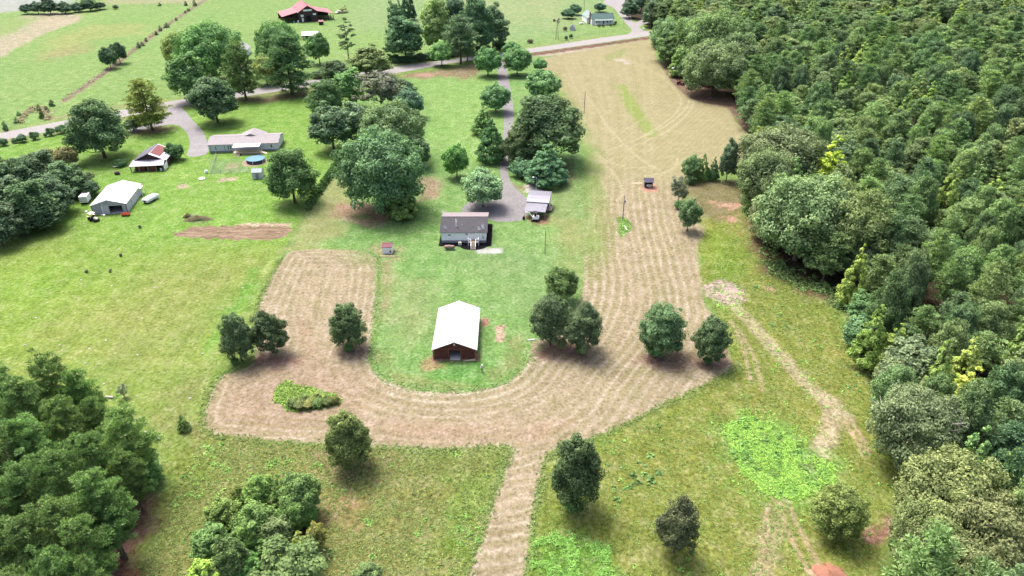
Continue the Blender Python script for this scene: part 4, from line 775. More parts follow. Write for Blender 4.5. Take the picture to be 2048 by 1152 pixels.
# the forest on the right: filled outwards from its edge
FR = random.Random(11); ftrees = []; cell = {}
fpoly = W['FOREST']
def inside(x, y, P):
    c = False; n = len(P)
    for i in range(n):
        ax, ay = P[i]; bx, by = P[(i + 1) % n]
        if (ay > y) != (by > y) and x < (bx - ax) * (y - ay) / (by - ay) + ax: c = not c
    return c
taken = [(x, y, w) for x, y, w in TREE_POS if x > 20]
cand = []
for _ in range(60000):
    px = FR.uniform(1290, 2230); py = FR.uniform(-5, 1290); x, y = gp(px, py)
    cand.append((x, y, px, py))
def sp_at(y): return 5.4 + 4.4 * min(1, max(0, (y - 90) / 330))
for x, y, px, py in cand:
    s = sp_at(y)
    k = (int(x // 8), int(y // 8))
    if any((x - a) ** 2 + (y - b) ** 2 < ((s + c) / 2) ** 2 for i in (-1, 0, 1) for j in (-1, 0, 1) for a, b, c in cell.get((k[0] + i, k[1] + j), ())): continue
    if not inside(x, y, fpoly): continue
    if any((x - a) ** 2 + (y - b) ** 2 < (0.42 * w + 1.0) ** 2 for a, b, w in taken): continue
    H = FR.uniform(9.5, 17.5)
    tx, ty, _s = pr(x, y, H)
    if tx > 2105 or ty > 1170 or ty < -45: continue
    cell.setdefault(k, []).append((x, y, s)); ftrees.append((x, y, H, px, py))
ftrees.sort(key=lambda a: a[1])
FX = np.array([a[0] for a in ftrees]); FY = np.array([a[1] for a in ftrees]); fn = fbm(FX, FY, 28, 2, 77); fn2 = fbm(FX, FY, 45, 2, 78)
cnt = dict(pine=0, wood=0, gum=0)
for (x, y, H, px, py), a, b in zip(ftrees, fn, fn2):
    r = FR.random(); upper = py < 190
    gumk = 0.10 + (0.30 if upper and a > -0.05 else 0) ; 
    kind = 'gum' if r < gumk else ('wood' if r < gumk + 0.08 + 0.25 * (b > 0.2) else 'pine')
    if cnt['pine'] > 275 and kind == 'pine': kind = 'wood'
    cnt[kind] += 1
    if kind == 'pine':
        v = FR.random(); c = (.036 + .038 * v, .060 + .048 * v, .034 + .012 * v); dome = FR.random() < 0.42; plant('domepine' if dome else 'pine', x, y, H, sp_at(y) * FR.uniform(1.0, 1.6), 'pine in the dense forest filling the right side', c, 'forest pines')
    elif kind == 'gum':
        v = FR.random(); c = (.066 + .05 * v * v, .10 + .055 * v * v, .042); plant('gum', x, y, H * 0.98, sp_at(y) * FR.uniform(0.85, 1.15), 'pale green pointed sweetgum among the forest pines', c, 'forest sweetgums')
    else:
        v = FR.random(); c = (.044 + .030 * v, .068 + .032 * v, .036 + .008 * v); plant('wood', x, y, H * FR.uniform(0.8, 0.95), sp_at(y) * FR.uniform(1.2, 1.75), 'round crowned broadleaf tree among the forest pines', c, 'forest broadleaf trees')
print('forest', cnt)
# ------------------------------------------------------------------ buildings
m_whiteroof = paint('white_sheet_roof', (0.50, 0.51, 0.53), 0.42, var=0.09, scale=0.5, streak=(1, 0.1, 1))
m_barnred = paint('barn_red_boards', (0.105, 0.036, 0.029), 0.85, var=0.25, scale=0.8, streak=(1, 1, 0.12), bump=0.02)
m_trimred = paint('red_trim', (0.20, 0.06, 0.045), 0.7)
m_post = paint('grey_timber', (0.27, 0.22, 0.18), 0.9, var=0.25, scale=1.5, bump=0.02)
m_newwood = paint('pale_timber', (0.46, 0.38, 0.27), 0.85, var=0.15, scale=1.5)
m_concrete = paint('concrete', (0.40, 0.38, 0.37), 0.9, var=0.12, scale=0.8)
m_dark = paint('dark_interior', (0.022, 0.02, 0.022), 0.9)
m_glass = paint('window_glass', (0.03, 0.035, 0.045), 0.12, spec=0.6)
m_whitepaint = paint('white_paint', (0.80, 0.79, 0.79), 0.55, var=0.06)
m_siding = paint('pale_siding', (0.84, 0.85, 0.86), 0.6, var=0.05, scale=0.7, streak=(1, 1, 6))
m_skirt = paint('grey_skirting', (0.24, 0.235, 0.25), 0.8, var=0.1)
m_shingle = paint('dark_shingle', S(108, 106, 113), 0.85, var=0.2, scale=1.3, streak=(5, 1, 1), bump=0.02, grime=S(130, 127, 133))
m_sheenshingle = paint('sky_sheen_shingle', S(214, 200, 204), 0.7, var=0.12, scale=1.0)  # back slope of the house: sky sheen on the shingle put into its colour
m_mulch = paint('black_mulch', (0.028, 0.024, 0.03), 0.95, var=0.4, scale=4, bump=0.05)
m_shadegrey = paint('shaded_sheet_wall', (0.36, 0.35, 0.39), 0.5, var=0.06, scale=0.6, streak=(1, 1, 0.1))
m_palegrey = paint('pale_sheet_wall', (0.47, 0.465, 0.52), 0.5, var=0.06, scale=0.6)
m_lav = paint('grey_vinyl_siding', (0.55, 0.55, 0.62), 0.6, var=0.05, streak=(1, 1, 6))
m_pinkshingle = paint('weathered_shingle', S(224, 216, 219), 0.85, var=0.12, scale=0.9, bump=0.02)
m_metal = paint('zinc_roof', S(200, 200, 216), 0.45, 0.2, var=0.14, scale=0.7, streak=(0.15, 1, 1), grime=S(176, 174, 186))
m_oldtin = paint('old_tin_roof', S(150, 148, 170), 0.55, 0.1, var=0.25, scale=0.6, streak=(0.2, 1, 1), grime=S(182, 178, 196))
m_redtin = paint('red_sheet', S(184, 96, 92), 0.6, var=0.2, scale=0.8, grime=S(214, 128, 116))
m_redroof = paint('faded_red_roof', S(228, 128, 138), 0.55, var=0.08, scale=0.5, streak=(0.2, 1, 1), grime=S(240, 160, 168))
m_brown = paint('dark_boards', (0.062, 0.040, 0.042), 0.9, var=0.3, scale=1.0, streak=(1, 1, 0.15))
m_greenroof = paint('green_sheet_roof', S(122, 168, 158), 0.45, var=0.07, scale=0.5, grime=S(140, 180, 170))
m_palegreen = paint('pale_green_roof', S(178, 208, 204), 0.5, var=0.06)
m_brick = paint('brick', (0.24, 0.115, 0.085), 0.9, var=0.25, scale=5)
m_black = paint('black_rubber', (0.016, 0.016, 0.018), 0.8)
m_rust = paint('rusty_iron', (0.19, 0.09, 0.06), 0.85, var=0.35, scale=2.5)
m_steel = paint('galvanised_steel', (0.42, 0.43, 0.45), 0.4, 0.5, var=0.1)
m_orange = paint('orange_red_paint', (0.50, 0.085, 0.035), 0.5)
m_red = paint('red_paint', (0.16, 0.02, 0.024), 0.45)
m_blueroof = paint('pale_blue_roof', S(150, 185, 200), 0.5, var=0.08)
m_slate = paint('blue_grey_roof', S(128, 126, 158), 0.7, var=0.2, scale=2)
m_cream = paint('cream_paint', (0.62, 0.58, 0.46), 0.6)
def yawed(w):  # handy for things whose front is their local -y
    return w

def window(parent, x, y, z, w, h, axis='y', side=-1, mat=None, name='window', fr=0.07):
    """frame standing proud of the wall with a pane set back inside it; axis = the wall's normal"""
    f = MB(); a, b = (x - w / 2, x + w / 2) if axis == 'y' else (y - w / 2, y + w / 2); p = y if axis == 'y' else x
    o0, o1 = sorted((p, p + side * 0.06)); q0, q1 = sorted((p, p + side * 0.02))
    def bx(m, u0, u1, z0, z1, d0, d1):
        (m.box(u0, u1, d0, d1, z0, z1) if axis == 'y' else m.box(d0, d1, u0, u1, z0, z1))
    bx(f, a, a + fr, z - h / 2, z + h / 2, o0, o1); bx(f, b - fr, b, z - h / 2, z + h / 2, o0, o1)
    bx(f, a + fr, b - fr, z + h / 2 - fr, z + h / 2, o0, o1); bx(f, a + fr, b - fr, z - h / 2, z - h / 2 + fr, o0, o1); bx(f, a + fr, b - fr, z - fr / 2, z + fr / 2, o0, o1)
    g = MB(); bx(g, a + fr, b - fr, z - h / 2 + fr, z + h / 2 - fr, q0, q1)
    wf = f.build(name, mat or m_whitepaint, parent); g.build('pane', m_glass, wf); return wf
def door(parent, x, y, w, h, mat, side=-1, z0=0.0, name='door'):
    d = box(name, mat, parent, x - w / 2, x + w / 2, *sorted((y, y + side * 0.05)), z0, z0 + h)
    MB().box(x + w * 0.36, x + w * 0.42, *sorted((y + side * 0.05, y + side * 0.10)), z0 + h * 0.45, z0 + h * 0.5).build('handle', m_steel, d); return d

def gable_y(t, w, L, eave, ridge, wm, rm, oh=0.35, front=None, back=None, wm2=None, th=0.14, rth=0.10, rm2=None, cap=None, ribs=0.0):
    """ridge runs along local y; front gable at y = 0, w wide, L long. front/back = door opening (x0, x1, top)"""
    sl = (ridge - eave) / (w / 2)
    for y0, y1, op in ((0, th, front), (L - th, L, back)):
        m = MB()
        if op:
            x0, x1, zt = op
            m.box(-w / 2, x0, y0, y1, 0, eave); m.box(x1, w / 2, y0, y1, 0, eave)
            if zt < eave: m.box(x0, x1, y0, y1, zt, eave)
        else: m.box(-w / 2, w / 2, y0, y1, 0, eave)
        m.prism([(-w / 2, eave), (w / 2, eave), (0, ridge)], 'y', y0, y1); m.build('wall', wm, t)
    for s in (-1, 1): box('wall', wm2 or wm, t, *sorted((s * w / 2, s * (w / 2 - th))), th, L - th, 0, eave)
    for s in (-1, 1):
        m = MB(); e = w / 2 + oh; ze = ridge - sl * e
        m.prism([(0, ridge + 0.02), (s * e, ze + 0.02), (s * e, ze + 0.02 + rth), (0, ridge + 0.02 + rth)], 'y', -oh, L + oh)
        r = m.build('roof_slope', (rm2 if (rm2 and s > 0) else rm), t)
        if ribs:
            q = MB(); y = -oh + ribs / 2
            while y < L + oh - 0.1:
                q.prism([(s * 0.12, ridge - sl * 0.12 + 0.02 + rth), (s * (e - 0.02), ze + sl * 0.02 + 0.02 + rth), (s * (e - 0.02), ze + sl * 0.02 + 0.055 + rth), (s * 0.12, ridge - sl * 0.12 + 0.055 + rth)], 'y', y, y + 0.05); y += ribs
            tag(q.build('roof_ribs', rm, r), kind='stuff')
    MB().prism([(-0.22, ridge + 0.02 + rth - 0.22 * sl), (0.22, ridge + 0.02 + rth - 0.22 * sl), (0.22, ridge + rth + 0.06 - 0.22 * sl), (0, ridge + rth + 0.075), (-0.22, ridge + rth + 0.06 - 0.22 * sl)], 'y', -oh - 0.02, L + oh + 0.02).build('ridge_cap', cap or rm, t)
def gable_x(t, L, D, eave, ridge, wm, rm, oh=0.35, rm2=None, th=0.14, rth=0.10, z0=0.0, front=None):
    """ridge runs along local x (from -L/2 to L/2); eave wall towards the viewer at y = 0, back at y = D"""
    sl = (ridge - eave) / (D / 2)
    m = MB()
    if front: m.box(-L / 2, front[0], 0, th, z0, eave); m.box(front[1], L / 2, 0, th, z0, eave); m.box(front[0], front[1], 0, th, front[2], eave)
    else: m.box(-L / 2, L / 2, 0, th, z0, eave)
    m.build('wall', wm, t); box('wall', wm, t, -L / 2, L / 2, D - th, D, z0, eave)
    for s in (-1, 1):
        x0, x1 = sorted((s * L / 2, s * (L / 2 - th))); m = MB(); m.box(x0, x1, th, D - th, z0, eave); m.prism([(0, eave), (D, eave), (D / 2, ridge)], 'x', x0, x1); m.build('wall', wm, t)
    for s, mat in ((-1, rm), (1, rm2 or rm)):
        e = D / 2 + oh; ze = ridge - sl * e; c = D / 2
        MB().prism([(c, ridge + 0.02), (c + s * e, ze + 0.02), (c + s * e, ze + 0.02 + rth), (c, ridge + 0.02 + rth)], 'x', -L / 2 - oh, L / 2 + oh).build('roof_slope', mat, t)
    c = D / 2; MB().prism([(c - .2, ridge + .02 + rth - .2 * sl), (c + .2, ridge + .02 + rth - .2 * sl), (c + .2, ridge + .05 + rth - .2 * sl), (c, ridge + rth + .065), (c - .2, ridge + .05 + rth - .2 * sl)], 'x', -L / 2 - oh - .02, L / 2 + oh + .02).build('ridge_cap', rm, t)

# --- main barn
t = thing('barn', 'red fronted barn with bright white metal roof on the green lawn', 'barn', (-11.06, 106.5, 0))
gable_y(t, 7.9, 14.0, 2.45, 4.1, m_barnred, m_whiteroof, oh=0.42, front=(-1.05, 1.1, 1.95), wm2=m_barnred, ribs=0.9)
box('floor_slab', m_concrete, t, -3.8, 3.8, 0.16, 13.8, 0.02, 0.10); box('door_sill', m_concrete, t, -1.0, 1.05, -0.5, 0.15, 0.015, 0.09)
for x in (-3.9, -1.15, 1.2, 3.9): box('corner_post', m_trimred, t, x - 0.09, x + 0.09, -0.06, -0.003, 0, 2.45)
box('header_board', m_trimred, t, -4.0, 4.0, -0.09, -0.063, 2.30, 2.47)
for x0, x1 in ((-3.8, -1.25), (1.3, 3.8)):
    n = 8
    for i in range(n):
        a = x0 + (x1 - x0) * i / n; box('board', m_barnred, t, a + 0.012, a + (x1 - x0) / n - 0.012, -0.03, -0.003, 0.05, 2.28)
lamp = MB().box(-0.13, 0.13, -0.22, 0, 3.25, 3.6).build('gable_light', m_whitepaint, t)
for s in (-1, 1): box('brick_pier', m_brick, t, *sorted((s * 3.96, s * 4.25)), -0.15, 0.5, 0, 2.0)
door(t, 0, 0, 0.01, 0.01, m_whitepaint) if False else None
box('side_door', m_whitepaint, t, 3.953, 4.02, 8.2, 9.6, 0.05, 2.0); window(t, 3.95, 5.2, 1.4, 1.0, 0.9, 'x', 1); window(t, -3.95, 6.0, 1.4, 1.0, 0.9, 'x', -1)
# --- white house in the middle
hx, hy = gp(928, 486); t = thing('house', 'white house with dark shingle roof and back steps in the middle', 'house', (hx, hy, 0))
L, D = 11.35, 11.5
gable_x(t, L, D, 3.1, 4.6, m_siding, m_shingle, oh=0.4, rm2=m_sheenshingle, z0=0.75)
for nm, b in (('skirting', (-L / 2 + .05, L / 2 - .05, 0.04, 0.12, 0, 0.75)), ('skirting', (-L / 2 + .05, L / 2 - .05, D - .12, D - .04, 0, 0.75)), ('skirting', (-L / 2 + .04, -L / 2 + .12, 0.12, D - .12, 0, 0.75)), ('skirting', (L / 2 - .12, L / 2 - .04, 0.12, D - .12, 0, 0.75))): box(nm, m_skirt, t, *b)
for x, w, z, h in ((-3.6, 0.8, 2.25, 0.5), (0.75, 0.75, 2.5, 0.55)): window(t, x, 0, z, w, h)
door(t, 2.5, 0, 0.95, 2.0, m_whitepaint, z0=1.05); box('porch_light', m_black, t, 1.75, 1.9, -0.1, 0, 2.75, 2.9)
box('meter_box', m_steel, t, 4.75, 5.1, -0.14, 0, 1.3, 1.85); MB().tube((4.92, -0.07, 1.85), (4.92, -0.07, 3.0), 0.03).build('conduit', m_steel, t)
def on_roof(y): return 4.6 - (4.6 - 3.1) / (D / 2) * (D / 2 - y) + 0.12
fl = MB().tube((-1.95, 1.9, on_roof(1.9) - 0.1), (-1.95, 1.9, 5.7), 0.13, 0.13, 10).build('flue_pipe', m_whitepaint, t); MB().lathe([(0.02, 5.9), (0.2, 5.74), (0.2, 5.7), (0.13, 5.66)], 10, (-1.95, 1.9, 0)).build('cap', m_steel, fl)
for x, y in ((-0.4, 2.2), (-1.9, 3.6)): MB().tube((x, y, on_roof(y) - 0.1), (x, y, on_roof(y) + 0.4), 0.07, 0.07, 8).build('roof_vent', m_whitepaint, t)
def dish(t, x, y, rz=0.6):
    z = on_roof(y); m = MB().tube((x, y, z - 0.1), (x, y - 0.1, z + 0.6), 0.03).build('dish_mast', m_steel, t); d = MB().lathe([(0.02, 0), (0.22, 0.03), (0.38, 0.10), (0.36, 0.12), (0.2, 0.05), (0.02, 0.02)], 14).build('satellite_dish', m_steel, t); d.location = (x, y - 0.15, z + 0.62); d.rotation_euler = (1.1, 0, rz)
dish(t, -4.7, 0.9, 0.5); dish(t, 4.8, 1.6, -0.4); dish(t, 4.9, 0.8, 0.3); dish(t, 3.9, 0.5, 0.2)
# back deck and steps
box('deck_floor', m_post, t, 1.15, 3.85, -1.75, -0.02, 0.92, 1.02)
for x in (1.2, 3.8):
    for y in (-1.7, -0.15): box('deck_post', m_whitepaint, t, x - .06, x + .06, y - .06, y + .06, 0, 2.05)
for x in (1.2, 3.8): box('rail', m_whitepaint, t, x - .04, x + .04, -1.66, -0.2, 1.95, 2.03)
for x0, x1 in ((1.25, 1.95), (3.05, 3.75)): box('rail', m_whitepaint, t, x0, x1, -1.75, -1.67, 1.95, 2.03)
for s in (1.25, 1.42, 1.59, 1.76, 3.2, 3.37, 3.54, 3.7): box('baluster', m_whitepaint, t, s - .02, s + .02, -1.73, -1.69, 1.02, 1.95)
for k in range(6): box('step', m_post, t, 2.0, 3.0, -1.79 - 0.3 * (k + 1), -1.81 - 0.3 * k, 0.80 - 0.15 * k, 0.86 - 0.15 * k)
for x in (1.92, 3.08):
    MB().hexa([(x - .05, -3.7, 0), (x + .05, -3.7, 0), (x + .05, -1.76, 0.75), (x - .05, -1.76, 0.75), (x - .05, -3.7, .2), (x + .05, -3.7, .2), (x + .05, -1.76, 1.0), (x - .05, -1.76, 1.0)]).build('stringer', m_whitepaint, t)
    MB().tube((x, -3.6, 1.0), (x, -1.75, 2.0), 0.05).build('handrail', m_whitepaint, t); box('newel_post', m_whitepaint, t, x - .06, x + .06, -3.66, -3.54, 0, 1.08)
bed = sheet('mulch_bed', lambda x, y: np.minimum(np.maximum(np.abs(x - (hx + 0.35)) - 6.7, np.abs(y - (hy + 4.7)) - 6.6), np.hypot((x - hx - 2.5) / 1.5, y - hy + 1.6) - 2.3), 0.014, flat(S(48, 44, 54), 0.4, 0.2, 2), m_soil, 'black mulch bed round the foot of the white house')
tag(box('air_conditioner', m_cream, None, hx - 1.4, hx - 0.55, hy - 1.35, hy - 0.5, 0.03, 0.8, 0.03), 'small beige air conditioner on the mulch behind the white house', 'air conditioner')
# --- white garage with open door on the left
gr = math.radians(10); t = thing('garage', 'grey metal garage with white roof and one open door', 'garage', (-111.55, 173.4, 0), gr)
gable_y(t, 9.0, 14.2, 2.65, 4.0, m_shadegrey, m_whiteroof, oh=0.25, front=(-0.05, 3.35, 2.2), wm2=m_palegrey, ribs=0.9)  # front's shade put into the colour: gable ends darker than the pale sides
box('floor_slab', m_concrete, t, -4.3, 4.3, -0.3, 14.0, 0.015, 0.07); box('shut_door_panel', m_palegrey, t, -1.75, -0.2, -0.06, -0.003, 0.05, 2.35); box('door_track', m_palegrey, t, -1.8, 3.5, -0.1, -0.062, 2.36, 2.5); box('door_edge', m_whitepaint, t, -1.95, -1.78, -0.08, -0.003, 0.05, 2.36)
box('corner_trim', m_black, t, 4.38, 4.52, -0.05, -0.003, 0, 2.6); box('corner_trim', m_black, t, -4.52, -4.38, -0.05, -0.003, 0, 2.6); window(t, 4.5, 4.2, 1.5, 0.9, 0.9, 'x', 1); door(t, -0.9, 14.2, 0.9, 2.0, m_whitepaint, 1); box('gable_light', m_whitepaint, t, -1.6, -1.35, -0.16, -0.003, 2.75, 2.95)
box('side_awning', m_whitepaint, t, 4.53, 5.3, 11.4, 13.8, 2.3, 2.4)
for y in (11.6, 13.6): box('awning_post', m_whitepaint, t, 5.16, 5.26, y - .05, y + .05, 0, 2.3)
# --- long grey home with porch
mr = math.radians(6.1); mx, my = -91.2, 223.35; t = thing('mobile_home', 'long grey manufactured home with pinkish roof and white porch roof', 'house', (mx, my, 0), mr)
L, D = 22.9, 10.2
gable_x(t, L, D, 2.8, 4.0, m_lav, m_pinkshingle, oh=0.35, z0=0.6)
for b in ((-L / 2 + .05, L / 2 - .05, 0.04, 0.12, 0, 0.6), (-L / 2 + .04, -L / 2 + .12, 0.12, D - .1, 0, 0.6), (L / 2 - .12, L / 2 - .04, 0.12, D - .1, 0, 0.6)): box('skirting', m_skirt, t, *b)
MB().prism([(-2.6, 3.05), (6.2, 3.05), (1.8, 4.75)], 'y', D * 0.5 - 0.6, D + 0.9).build('cross_gable', m_pinkshingle, t)
for x, w in ((-9.1, 0.55), (-5.0, 0.6), (-4.25, 0.6)): window(t, x, 0, 1.6, w, 1.35)
window(t, 9.2, 0, 1.7, 0.8, 1.2)
for x in (-9.6, -2.9, 2.6, 6.8): MB().tube((x, D * 0.42, 3.7), (x, D * 0.42, 4.15), 0.09, 0.09, 8).build('roof_vent', m_skirt, t)
for x in (-10.9, -6.2): MB().box(x - .04, x + .04, -0.06, -0.003, 0.6, 2.75).build('downpipe', m_black, t)
MB().hexa([(-2.8, -3.2, 2.62), (6.0, -3.2, 2.62), (6.0, -0.36, 2.86), (-2.8, -0.36, 2.86), (-2.8, -3.2, 2.72), (6.0, -3.2, 2.72), (6.0, -0.36, 2.96), (-2.8, -0.36, 2.96)]).build('porch_roof', m_whiteroof, t)
box('porch_deck', m_newwood, t, -2.9, 6.3, -3.3, -0.02, 0.6, 0.72)
for x in (-2.7, 0.2, 3.1, 5.9):
    box('porch_post', m_newwood, t, x - .07, x + .07, -3.15, -3.01, 0, 2.62)
box('rail', m_newwood, t, -0.1, 5.83, -3.13, -3.05, 1.55, 1.63); box('lattice', m_post, t, -0.1, 5.83, -3.24, -3.2, 0.05, 0.58)
for i in range(20): box('baluster', m_newwood, t, 0.3 + i * 0.275, 0.34 + i * 0.275, -3.11, -3.07, 0.72, 1.55)
for k in range(4): box('step', m_newwood, t, -2.4, -0.6, -3.6 - .3 * k, -3.32 - .3 * k, 0.44 - .15 * k, 0.5 - .15 * k)
MB().hexa([(6.3, -3.2, 0.05), (8.0, -3.2, 0.02), (8.0, -1.8, 0.02), (6.3, -1.8, 0.05), (6.3, -3.2, .7), (8.0, -3.2, .08), (8.0, -1.8, .08), (6.3, -1.8, .7)]).build('ramp', m_newwood, t)
# --- swimming pool
px_, py_ = gp(512, 323.5); t = thing('swimming_pool', 'round above ground pool of pale blue water beside the porch', 'pool', (px_, py_, 0))
m_poolwall = paint('pool_wall', (0.055, 0.045, 0.075), 0.6, var=0.35, scale=2.0); N = Nodes('pool_water'); m_water = N.done(N.pbsdf(N.mix(N.rng(N.noise(N.coord(), 0.5, 2), .35, .65, 0, 1), S(120, 200, 225), S(190, 228, 240)), 0.08, 0, N.bump(N.noise(N.coord(), 3, 2), 0.01), 0.5))
MB().lathe([(2.85, 0), (2.9, 0.1), (2.9, 1.15), (2.8, 1.18), (2.8, 0.3)], 32).build('wall', m_poolwall, t); m = MB(); 
m.lathe([(2.80, 1.06), (2.80, 1.19), (3.0, 1.2), (3.0, 1.14), (2.91, 1.14)], 32); m.build('top_rail', paint('pool_rail', S(120, 195, 235), .5), t)
MB().lathe([(2.79, 0.9), (2.79, 0.95), (0.01, 0.95)], 32).build('water', m_water, t)
for k in range(16):
    a = k * math.pi / 8; MB().box(-.05, .05, -.04, .04, 0, 1.14).build('upright', m_poolwall if k % 3 else m_whitepaint, t).location = (2.94 * math.cos(a), 2.94 * math.sin(a), 0); 
MB().tube((1.6, 1.9, 0.95), (1.6, 1.9, 1.9), 0.03).tube((1.2, 2.15, 0.95), (1.2, 2.15, 1.9), 0.03).tube((1.6, 1.9, 1.9), (1.2, 2.15, 1.9), .03).build('ladder', m_steel, t)
sand = sheet('pool_surround', lambda x, y: np.hypot(x - px_ + 0.3, y - py_ + 0.2) - 4.1, 0.014, flat(S(222, 196, 172), 0.4, 0.15, 2), m_hard, 'sandy ring of bare soil round the swimming pool', amp=0.9)
# --- small shed by the pool
x_, y_ = gp(515, 358); t = thing('garden_shed', 'small pale shed with light blue roof below the pool', 'shed', (x_, y_, 0), math.radians(6))
gable_x(t, 2.9, 3.4, 2.1, 2.75, m_palegrey, m_blueroof, oh=0.15); door(t, 0.05, 0, 0.9, 1.8, m_skirt); tag(MB().hexa([(1.7, -0.6, 0.02), (1.85, -0.6, 0.02), (2.3, 1.7, .02), (2.15, 1.7, .02), (1.7, -.6, .12), (1.85, -.6, .12), (2.3, 1.7, .12), (2.15, 1.7, .12)]).build('plank', m_whitepaint, None), 'white plank lying on the grass beside the blue roofed shed', 'plank').location = (x_, y_, 0)
# --- tumbledown barn
rb = math.radians(7); t = thing('old_barn', 'tumbledown barn with patched grey, white and red tin roof', 'barn', (-116.0, 208.3, 0), rb)
gable_y(t, 9.6, 9.2, 2.5, 4.7, m_brown, m_oldtin, oh=0.3, front=(-4.0, 4.2, 2.4), rm2=m_whiteroof)
sl = 2.2 / 4.8; MB().prism([(0.35, 4.7 - .35 * sl + .13), (3.1, 4.7 - 3.1 * sl + .13), (3.1, 4.7 - 3.1 * sl + .16), (.35, 4.7 - .35 * sl + .16)], 'y', 0.9, 9.0).build('red_roof_patch', m_redtin, t)
MB().hexa([(-5.4, -3.6, 1.85), (5.2, -3.6, 1.95), (4.7, 0.2, 2.9), (-5.1, 0.2, 2.7), (-5.4, -3.6, 1.92), (5.2, -3.6, 2.02), (4.7, 0.2, 2.97), (-5.1, 0.2, 2.77)]).build('lean_to_roof', m_metal, t)
MB().hexa([(-0.7, 0.5, 2.80), (0.9, 0.4, 2.85), (1.6, 1.4, 3.4), (-0.4, 1.6, 3.3), (-0.7, .5, 2.86), (.9, .4, 2.91), (1.6, 1.4, 3.46), (-.4, 1.6, 3.36)]).build('loose_sheet', m_metal, t)
for x in (-5.0, -2.5, 0.1, 2.6, 4.9): box('post', m_post, t, x - .09, x + .09, -3.4, -3.22, 0, 1.95)
for x0, x1 in ((-3.9, -0.9), (0.0, 2.6)): MB().hexa([(x0 + .3, -2.9, .1), (x1 - .1, -2.9, .1), (x1, -2.85, 1.75), (x0, -2.85, 1.75), (x0 + .3, -2.8, .1), (x1 - .1, -2.8, .1), (x1, -2.75, 1.75), (x0, -2.75, 1.75)]).build('red_sheet', m_redtin, t)
MB().hexa([(4.95, -3.2, .1), (5.2, -.4, .1), (5.25, -.4, .1), (5.0, -3.2, .1), (4.95, -3.2, 1.6), (5.3, -.4, 2.3), (5.35, -.4, 2.3), (5.0, -3.2, 1.6)]).build('bent_sheet', m_whitepaint, t); box('back_panel', m_dark, t, -4.6, 4.6, 8.9, 9.0, 0.05, 2.4)
for i, (x, y, c, l) in enumerate(((-4.2, -2.4, m_steel, 'grey drum under the tumbledown barn eaves'), (3.9, -3.0, m_whitepaint, 'white bucket at the open front of the tumbledown barn'))):
    o = MB().lathe([(.28, 0), (.3, .05), (.3, .8), (.25, .85)], 12).build('drum', c); o.location = (-116.0 + x * math.cos(rb) - y * math.sin(rb), 208.3 + x * math.sin(rb) + y * math.cos(rb), 0.02); tag(o, l, 'drum')
for x, y, lab, mt in ((234, 334, 'crumpled white sheet on grass left of the tumbledown barn', m_whitepaint),):
    X, Y = gp(x, y); m = MB(); R = random.Random(2); g = [[(i * .6 - 1.2 + R.uniform(-.1, .1), j * .5 - .5, .05 + R.uniform(0, .35)) for i in range(5)] for j in range(3)]
    for j in range(2):
        for i in range(4): m.poly([g[j][i], g[j][i + 1], g[j + 1][i + 1], g[j + 1][i]])
    o = m.build('tarpaulin', mt); o.location = (X, Y, 0); o.modifiers.new('thick', 'SOLIDIFY').thickness = 0.03; tag(o, lab, 'tarpaulin')
# --- red shed in the middle lawn
x_, y_ = gp(775, 507.5); t = thing('pump_house', 'tiny white shed with dark red roof by the hayfield corner', 'shed', (x_, y_, 0))
gable_x(t, 2.4, 2.5, 1.75, 2.35, m_whitepaint, paint('crimson_roof', S(178, 84, 108), 0.6, var=0.1), oh=0.08); box('hatch', m_rust, t, .55, .95, -.05, -.003, .35, .9)
for i in range(9): box('board', m_whitepaint, t, -1.17 + i * .19, -1.0 + i * .19, -.03, -.003, .08, 1.7)
tag(box('timber_sill', m_newwood, None, x_ - 1.6, x_ + 1.9, y_ - 1.5, y_ - 1.3, 0.01, 0.13), 'pale timber edging in front of the tiny red roofed shed', 'timber'); 
# --- carport shed by the turnaround
ca = math.radians(-10); x_, y_ = 6.3, 170.4; t = thing('carport', 'open grey metal carport with two level roof beside the driveway', 'carport', (x_, y_, 0), ca)
MB().hexa([(-3.0, -0.6, 2.15), (2.9, -0.6, 2.15), (2.9, 4.6, 2.6), (-3.0, 4.6, 2.6), (-3.0, -.6, 2.22), (2.9, -.6, 2.22), (2.9, 4.6, 2.67), (-3.0, 4.6, 2.67)]).build('lower_roof', m_metal, t)
m = MB(); 
prof = [(4.2, 2.8), (5.4, 3.25), (7.0, 3.6), (8.6, 3.72), (10.4, 3.65)]
for (a, b), (c, d) in zip(prof, prof[1:]): m.hexa([(-3.1, a, b), (3.3, a, b), (3.3, c, d), (-3.1, c, d), (-3.1, a, b + .08), (3.3, a, b + .08), (3.3, c, d + .08), (-3.1, c, d + .08)])
m.build('upper_roof', m_metal, t); box('roof_step', m_oldtin, t, -3.0, 3.2, 4.3, 4.36, 2.5, 2.86)
for x in (-2.9, 0.0, 2.8):
    for y, z in ((-0.4, 2.15), (4.4, 2.58), (10.2, 3.6)): box('post', m_post, t, x - .07, x + .07, y - .07, y + .07, 0, z)
box('side_panel', m_palegrey, t, 3.0, 3.06, 6.0, 10.2, 0.3, 3.4); box('back_panel', m_oldtin, t, -3.0, 3.0, 10.2, 10.26, 0.1, 3.5); box('side_panel', m_oldtin, t, -3.06, -3.0, 4.6, 10.2, .1, 2.6)
